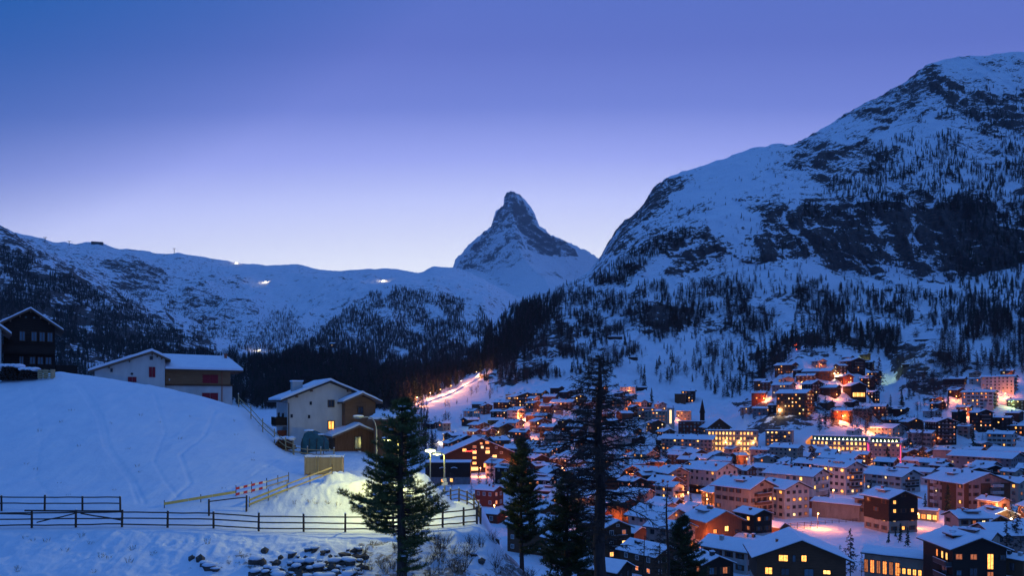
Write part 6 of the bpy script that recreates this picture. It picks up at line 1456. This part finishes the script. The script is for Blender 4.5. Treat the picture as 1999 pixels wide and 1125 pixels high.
r_ = random.Random(8)
for i in range(26):
    u = r_.uniform(20, 520); v = r_.uniform(800, 975); twig_bush(u, v, r_.uniform(.15, .4), 7, 'few dry stalks poking out of the smooth snow slope', 'dry_grass', .8, 'dry stalks on the smooth slope', 'dry_stalks', 'grass tuft')
for i in range(16):
    u = r_.uniform(20, 480); twig_bush(u, r_.uniform(1050, 1120), r_.uniform(.2, .5), 10, 'dry stalks in the rough snow below the fence', 'dry_grass', .8, 'dry stalks below the fence', 'dry_stalks', 'grass tuft')
# ------------------------------------------------------------------ near trees
def tube_np(Vl, Fl, pts, rad, sides=4):
    k0 = len(Vl); n = len(pts)
    for i, p in enumerate(pts):
        d = (pts[min(i + 1, n - 1)] - pts[max(i - 1, 0)]).normalized(); a = Vector((0, 0, 1)) if abs(d.z) < .9 else Vector((1, 0, 0)); x = d.cross(a).normalized(); y = d.cross(x)
        for q in range(sides):
            an = 2 * math.pi * q / sides; Vl.append(tuple(p + (x * math.cos(an) + y * math.sin(an)) * rad[i]))
    for i in range(n - 1):
        for q in range(sides):
            r = (q + 1) % sides; Fl.append((k0 + i * sides + q, k0 + i * sides + r, k0 + (i + 1) * sides + r, k0 + (i + 1) * sides + q))
def tufts(pos, dr, nn, ln, wd, seed):
    r = np.random.default_rng(seed); n = len(pos); p = np.repeat(np.array(pos), nn, 0); d = np.repeat(np.array(dr), nn, 0)
    rd = r.normal(size=p.shape); rd /= np.linalg.norm(rd, axis=1, keepdims=True); t = d * .75 + rd * .75; t[:, 2] += .12; t /= np.linalg.norm(t, axis=1, keepdims=True)
    l = ln * r.uniform(.6, 1.15, (len(p), 1)); s = np.cross(t, r.normal(size=p.shape)); s /= np.linalg.norm(s, axis=1, keepdims=True); base = p + rd * .03
    V = np.stack([base - s * wd * .5, base + s * wd * .5, base + t * l], 1).reshape(-1, 3); return V, np.arange(len(V)).reshape(-1, 3)
def pine(name, label, u, Yq, vtop, prof, tr, seed, dens=1.0, step=.26, vlow=None, needles='needles', snow=0, nlen=.20, lean=0.0):
    """prof: (v, half width left px, half width right px) from top down"""
    r = random.Random(seed); k = Yq / F; x, y, z = ground_at(u, Yq); H_ = (HY - vtop) * k - z; e = obj(name, None, None, (x, y, z)); tag(e, label, 'tree')
    zz = [((HY - v) * k - z) for v, _, _ in prof][::-1]; wl = [a * k for _, a, _ in prof][::-1]; wr = [b_ * k for _, _, b_ in prof][::-1]
    Vl, Fl = [], []; n = 14; pts = [Vector((lean * t * H_ + .05 * math.sin(t * 9), .04 * math.sin(t * 7), -.5 + (H_ + .5) * t)) for t in [i / n for i in range(n + 1)]]
    tube_np(Vl, Fl, pts, [tr * (1 - .93 * (i / n)) * (1.25 if i == 0 else 1) for i in range(n + 1)], 9)
    me = bpy.data.meshes.new('trunk'); me.from_pydata(Vl, [], Fl); me.materials.append(MATS['bark']); me.polygons.foreach_set('use_smooth', [True] * len(Fl)); obj('trunk', me, e)
    Vb, Fb, pos, dr, sp = [], [], [], [], []
    zc = zz[0]
    while zc < H_ - .15:
        nb = r.randint(4, 6); t = zc / H_
        for i in range(nb):
            an = r.uniform(0, 2 * math.pi); ca = math.cos(an); z0 = zc + r.uniform(-.12, .12)
            hw = np.interp(z0, zz, wr) if ca > 0 else np.interp(z0, zz, wl); mean = min(np.interp(z0, zz, wr), np.interp(z0, zz, wl)) * .9
            L = (abs(ca) * hw + (1 - abs(ca)) * mean) * r.choice([.7, .85, 1.0, 1.1, 1.22])
            if L < .12: continue
            d = Vector((ca, math.sin(an), 0)); up = .30 * (t - .35); m = max(4, int(L / .22)); bp = []
            for q in range(m + 1):
                s = q / m; bp.append(Vector((lean * z0, 0, z0)) + d * (L * s) + Vector((r.uniform(-.03, .03), r.uniform(-.03, .03), L * (up * s - .28 * s * (1 - s) * (1.2 - t) + .16 * s * s))))
            tube_np(Vb, Fb, bp, [max(.008, .035 * (1 - s_ / m) * min(1.4, .5 + L / 2)) for s_ in range(m + 1)], 4)
            for q in range(1, m + 1):
                s = q / m; P0 = bp[q]; dirn = (bp[q] - bp[q - 1]).normalized()
                if s < .22 and L > .8: continue
                for sd in (-1, 1):
                    l = L * .34 * (1 - .55 * s) * r.uniform(.5, 1.2) + .10; side = (d.cross(Vector((0, 0, 1))) * sd * .9 + dirn * .7 + Vector((0, 0, r.uniform(-.05, .35)))).normalized(); E = P0 + side * l
                    tube_np(Vb, Fb, [P0, E], [.010, .004], 3)
                    nt = max(1, int(l / .17 * dens))
                    for w in range(nt):
                        f = (w + r.random()) / nt if nt > 1 else 1.0; f = .3 + .7 * f
                        pos.append(tuple(P0.lerp(E, f))); dr.append(tuple((side + Vector((0, 0, .25))).normalized()))
                if s > .55 or r.random() < .5: pos.append(tuple(P0 + Vector((0, 0, .03)))); dr.append(tuple((dirn + Vector((0, 0, .3))).normalized()))
                if snow and r.random() < snow and s > .3: sp.append((P0, L))
        zc += step * (1.15 - .45 * t)
    for q in range(6): pos.append((lean * H_, 0, H_ - .06 * q)); dr.append((0, 0, 1))
    me = bpy.data.meshes.new('limbs'); me.from_pydata(Vb, [], Fb); me.materials.append(MATS['bark']); obj('limbs', me, e)
    V, Fq = tufts(pos, dr, 11, nlen, .034, seed); obj('crown', npmesh('crown', V, Fq, [needles]), e)
    if sp:
        b = MB()
        for (p, L) in sp: b.blob((p.x, p.y, p.z + .09), (r.uniform(.10, .28), r.uniform(.10, .22), r.uniform(.04, .08)), 0, 7, 4, .2, r)
        tag(obj('branch_snow', b.mesh('branch_snow', ['snow_small'], True), e), kind='stuff')
    print(name, len(pos), 'tufts'); return e
pine('stone_pine', 'big green stone pine standing in front of the road fence, beside the lit bank', 783, 44.7, 780,
     [(780, 3, 3), (792, 12, 14), (806, 24, 24), (826, 32, 32), (850, 36, 38), (880, 44, 40), (905, 50, 44), (930, 58, 46), (950, 62, 52), (975, 92, 66), (1000, 84, 82), (1020, 68, 64), (1038, 56, 52), (1050, 12, 60), (1060, 2, 66), (1080, 1, 66), (1100, 1, 60), (1112, 1, 46)], .35, 21, 1.15, .25, needles='needles', snow=.05, nlen=.23)
pine('stone_pine', 'slim dark stone pine on the steep snow, halfway between the road bend and the larch', 1018, 58, 856,
     [(856, 2, 2), (870, 7, 7), (890, 14, 14), (920, 24, 24), (950, 30, 30), (990, 34, 34), (1020, 34, 34), (1045, 26, 30), (1052, 6, 26), (1060, 1, 28), (1075, 1, 30), (1084, 1, 18)], .24, 22, 1.5, .24, needles='needles_dark', nlen=.24, snow=.004)
pine('stone_pine', 'dark bushy stone pine cut by the bottom edge, left of the tall bare larch', 1107, 50, 924,
     [(924, 2, 2), (936, 9, 9), (960, 22, 22), (990, 30, 32), (1020, 36, 38), (1060, 38, 42), (1100, 44, 46), (1135, 42, 48), (1170, 30, 30)], .28, 23, 1.4, .24, needles='needles_dark', nlen=.24, snow=.015)
pine('stone_pine', 'small dark pine at the bottom, right of the bare larch trunk', 1332, 60, 1010,
     [(1010, 3, 3), (1030, 14, 14), (1060, 24, 26), (1100, 32, 34), (1140, 36, 38), (1180, 30, 30)], .18, 24, 1.2, .28, needles='needles_dark', nlen=.26)

def bare_larch(name, label, u, Yq, vtop, prof, radii, seed, nlimb=90, sub=12, lean=0.0, tw=.02, droop=.35, zlow=None):
    r = random.Random(seed); k = Yq / F; x, y, z = ground_at(u, Yq); H_ = (HY - vtop) * k - z; e = obj(name, None, None, (x, y, z)); tag(e, label, 'tree')
    zz = [((HY - v) * k - z) for v, _, _ in prof][::-1]; wl = [a * k for _, a, _ in prof][::-1]; wr = [b_ * k for _, _, b_ in prof][::-1]
    rz = [((HY - v) * k - z) for v, _ in radii][::-1]; rw = [a * k for _, a in radii][::-1]; n = 22
    cx_ = lambda h: lean * h + .07 * math.sin(h * .9)
    pts = [Vector((cx_(h), .05 * math.sin(h * .7), h)) for h in [-.6 + (H_ + .6) * i / n for i in range(n + 1)]]
    Vl, Fl = [], []; tube_np(Vl, Fl, pts, [float(np.interp(p.z, rz, rw)) * r.uniform(.94, 1.06) for p in pts], 10)
    me = bpy.data.meshes.new('trunk'); me.from_pydata(Vl, [], Fl); me.materials.append(MATS['bark_larch']); me.polygons.foreach_set('use_smooth', [True] * len(Fl)); obj('trunk', me, e)
    Vb, Fb = [], []; Vt, Ft = [], []
    for i in range(nlimb):
        t = (i + r.random()) / nlimb; z0 = zz[0] + (H_ - zz[0]) * t ** .9; an = r.uniform(0, 2 * math.pi); ca = math.cos(an)
        hw = np.interp(z0, zz, wr) if ca > 0 else np.interp(z0, zz, wl); mean = .5 * (np.interp(z0, zz, wr) + np.interp(z0, zz, wl))
        L = (abs(ca) * hw + (1 - abs(ca)) * mean) * r.choice([.5, .75, .95, 1.1]); tt = z0 / H_
        if L < .1: continue
        d = Vector((ca, math.sin(an), 0)); m = max(5, int(L / .35)); bp = []; w = Vector((0, 0, 0)); dro = droop * r.uniform(.3, 1.4) * (1.15 - tt); tip = r.uniform(.0, .5)
        for q in range(m + 1):
            s = q / m; w += Vector((r.uniform(-.05, .05), r.uniform(-.05, .05), r.uniform(-.05, .05))) * (L / 3)
            bp.append(Vector((cx_(z0), 0, z0)) + d * (L * s) + Vector((0, 0, L * (.18 * s - dro * s * s * 1.6 + tip * s ** 4 * .6))) + w)
        tube_np(Vb, Fb, bp, [max(.008, (.022 + .013 * L) * (1 - .85 * q / m)) for q in range(m + 1)], 5)
        for q in range(int(sub * (.4 + L / 2.2))):
            f = r.uniform(.12, 1) * m; a = int(min(f, m - 1)); p = bp[a].lerp(bp[a + 1], f - a); l = L * r.uniform(.10, .34) * (1.1 - .5 * f / m) + .12
            sd = (d.cross(Vector((0, 0, 1))) * r.choice((-1, 1)) * r.uniform(.4, 1) + d * r.uniform(.2, .9) + Vector((0, 0, r.uniform(-.9, .25)))).normalized()
            mid = p + sd * l * .55; E = mid + (sd + Vector((r.uniform(-.4, .4), r.uniform(-.4, .4), r.uniform(-.3, .5)))).normalized() * l * .45
            tube_np(Vb, Fb, [p, mid, E], [.018, .013, .006], 3)
            for g_ in range(int(3 + l * 9)):
                s = r.random(); c = p.lerp(mid, s * 2) if s < .5 else mid.lerp(E, s * 2 - 1)
                sliver(Vt, Ft, c, c + Vector((r.uniform(-1, 1), r.uniform(-1, 1), r.uniform(-1, .7))).normalized() * r.uniform(.08, .26), tw, r)
    me = bpy.data.meshes.new('limbs'); me.from_pydata(Vb, [], Fb); me.materials.append(MATS['bark_larch']); obj('limbs', me, e)
    me = bpy.data.meshes.new('twigs'); me.from_pydata(Vt, [], Ft); me.materials.append(MATS['twig']); tag(obj('twigs', me, e), kind='stuff'); print(name, len(Fb), len(Ft)); return e
bare_larch('bare_larch', 'tall bare larch with a thick trunk and drooping limbs in front of the village', 1172, 47, 694,
           [(694, 2, 2), (702, 22, 22), (715, 46, 44), (735, 66, 62), (760, 80, 70), (785, 84, 74), (800, 88, 78), (830, 104, 94), (860, 136, 120), (900, 130, 132), (950, 100, 116), (1000, 76, 106), (1040, 44, 90), (1080, 20, 66)],
           [(694, 1.2), (720, 3.2), (760, 5.0), (820, 6.8), (900, 8.6), (1000, 10.4), (1125, 12.5), (1240, 15)], 31, 150, 17, lean=-.006, tw=.026)
bare_larch('young_larch', 'slender bare young larch with a thin stem at the bottom, right of the big larch', 1303, 52, 945, [(945, 2, 2), (980, 16, 16), (1040, 30, 30), (1100, 36, 36), (1180, 30, 30)], [(945, .6), (1040, 2.2), (1180, 3.6)], 32, 50, 8)
bare_larch('young_larch', 'thin bare sapling just right of the big larch trunk at the bottom', 1256, 50, 1045, [(1045, 2, 2), (1070, 14, 14), (1120, 24, 24), (1190, 24, 24)], [(1045, .5), (1120, 1.5), (1250, 3)], 33, 34, 7)
bare_larch('young_larch', 'bushy bare sapling near the bottom edge, left of the small dark pine', 1290, 56, 1035, [(1035, 4, 4), (1060, 22, 22), (1110, 34, 34), (1180, 34, 34)], [(1035, .5), (1120, 1.5), (1250, 3)], 35, 44, 9)

# larger trees standing between the houses of the village
VT = [(1850, 1008, 62, 'fir'), (1806, 1004, 40, 'fir'), (1732, 912, 40, 'fir'), (1545, 932, 38, 'fir'), (1562, 934, 44, 'fir'), (1735, 1062, 26, 'fir'), (1758, 1060, 38, 'fir'), (1772, 1068, 38, 'fir'), (1748, 1050, 20, 'fir'),
      (1775, 905, 70, 'larch'), (1800, 910, 78, 'larch'), (1790, 890, 60, 'sparse'), (1820, 905, 60, 'sparse'), (1965, 1112, 96, 'larch'), (1985, 1105, 110, 'larch'), (1660, 1128, 96, 'larch'), (1640, 1135, 70, 'sparse'), (1682, 1130, 50, 'sparse'),
      (1567, 1062, 24, 'sparse'), (1272, 792, 34, 'fir'), (1716, 775, 78, 'larch'), (1705, 770, 60, 'larch'), (1884, 830, 36, 'fir'), (1872, 842, 46, 'fir'), (1900, 880, 42, 'fir'), (1760, 795, 34, 'fir'), (1925, 1012, 44, 'fir'), (1940, 1075, 60, 'larch'),
      (1400, 890, 44, 'larch'), (1380, 905, 34, 'larch'), (1300, 905, 40, 'larch'), (1185, 930, 44, 'larch'), (1240, 925, 50, 'larch'), (1225, 940, 50, 'larch'), (1060, 900, 46, 'larch'), (1040, 915, 44, 'larch'), (960, 940, 40, 'larch'), (935, 950, 36, 'larch'), (850, 890, 50, 'larch'), (830, 880, 60, 'larch'),
      (905, 945, 30, 'fir'), (1080, 960, 60, 'larch'), (1040, 965, 60, 'larch'), (1130, 890, 60, 'larch'), (1100, 880, 44, 'larch'), (1420, 765, 34, 'larch'), (1440, 770, 36, 'larch'), (1400, 760, 30, 'larch'), (1457, 764, 34, 'fir'), (1595, 805, 60, 'larch'), (1612, 835, 60, 'larch'), (1625, 830, 50, 'larch'), (1600, 845, 40, 'larch'),
      (1502, 960, 40, 'fir'), (1900, 1000, 36, 'fir'), (1975, 1040, 60, 'larch'), (1478, 850, 20, 'bush'), (1450, 820, 24, 'larch'), (1690, 850, 30, 'larch'), (1752, 870, 36, 'larch')]
ri = random.Random(17)
for q in range(90):
    u = ri.uniform(860, 1980); v = ri.uniform(800, 1010)
    VT.append((u, v, (v - 785) * .13 + 8, ri.choice(['larch', 'sparse', 'fir', 'bush'])))
for i, (u, v, hp, kd) in enumerate(VT):
    Yq = T1.hit(u, v)
    if Yq is None: continue
    x, y, z = P(u, v, Yq); h = hp * Yq / F
    if i > 58 and any(math.hypot(x - a, y - b_) < c * .9 for a, b_, c in PLACED): continue
    tr, cr_, wh = PROTO[kd][i % 3]; e = obj({'larch': 'larch_tree', 'fir': 'fir_tree', 'bush': 'bare_bush', 'sparse': 'thin_larch_tree'}[kd], None, None, (x, y, z), ri.uniform(0, 6)); e.scale = (h, h, h); obj('trunk', tr, e); obj('crown', cr_, e)
    sz = 'tall' if hp > 55 else 'small' if hp < 26 else 'medium sized'
    ds = {'larch': 'bare larch', 'fir': 'dark fir', 'bush': 'leafless bush', 'sparse': 'thin open larch'}[kd]
    tag(e, auto_label(f'{sz} {ds}', u, v) or auto_label(f'{sz} {ds} growing', u, v), 'tree' if kd != 'bush' else 'bush', 'trees between the village houses')
# ------------------------------------------------------------------ evening haze in the valley air
hz = MB(); hz.box((-9000, -60, -72), (9000, 10400, 3150))
m = bpy.data.materials.new('haze'); m.use_nodes = True; nn = m.node_tree; nn.nodes.clear()
pv = nn.nodes.new('ShaderNodeVolumePrincipled'); mo = nn.nodes.new('ShaderNodeOutputMaterial'); nn.links.new(pv.outputs[0], mo.inputs['Volume'])
pv.inputs['Color'].default_value = (.70, .85, 1, 1); pv.inputs['Density'].default_value = 3.2e-5; pv.inputs['Anisotropy'].default_value = .1
MATS['haze'] = m
tag(obj('haze', hz.mesh('haze', ['haze'])), 'thin blue evening haze filling the valley', None, None, 'stuff')
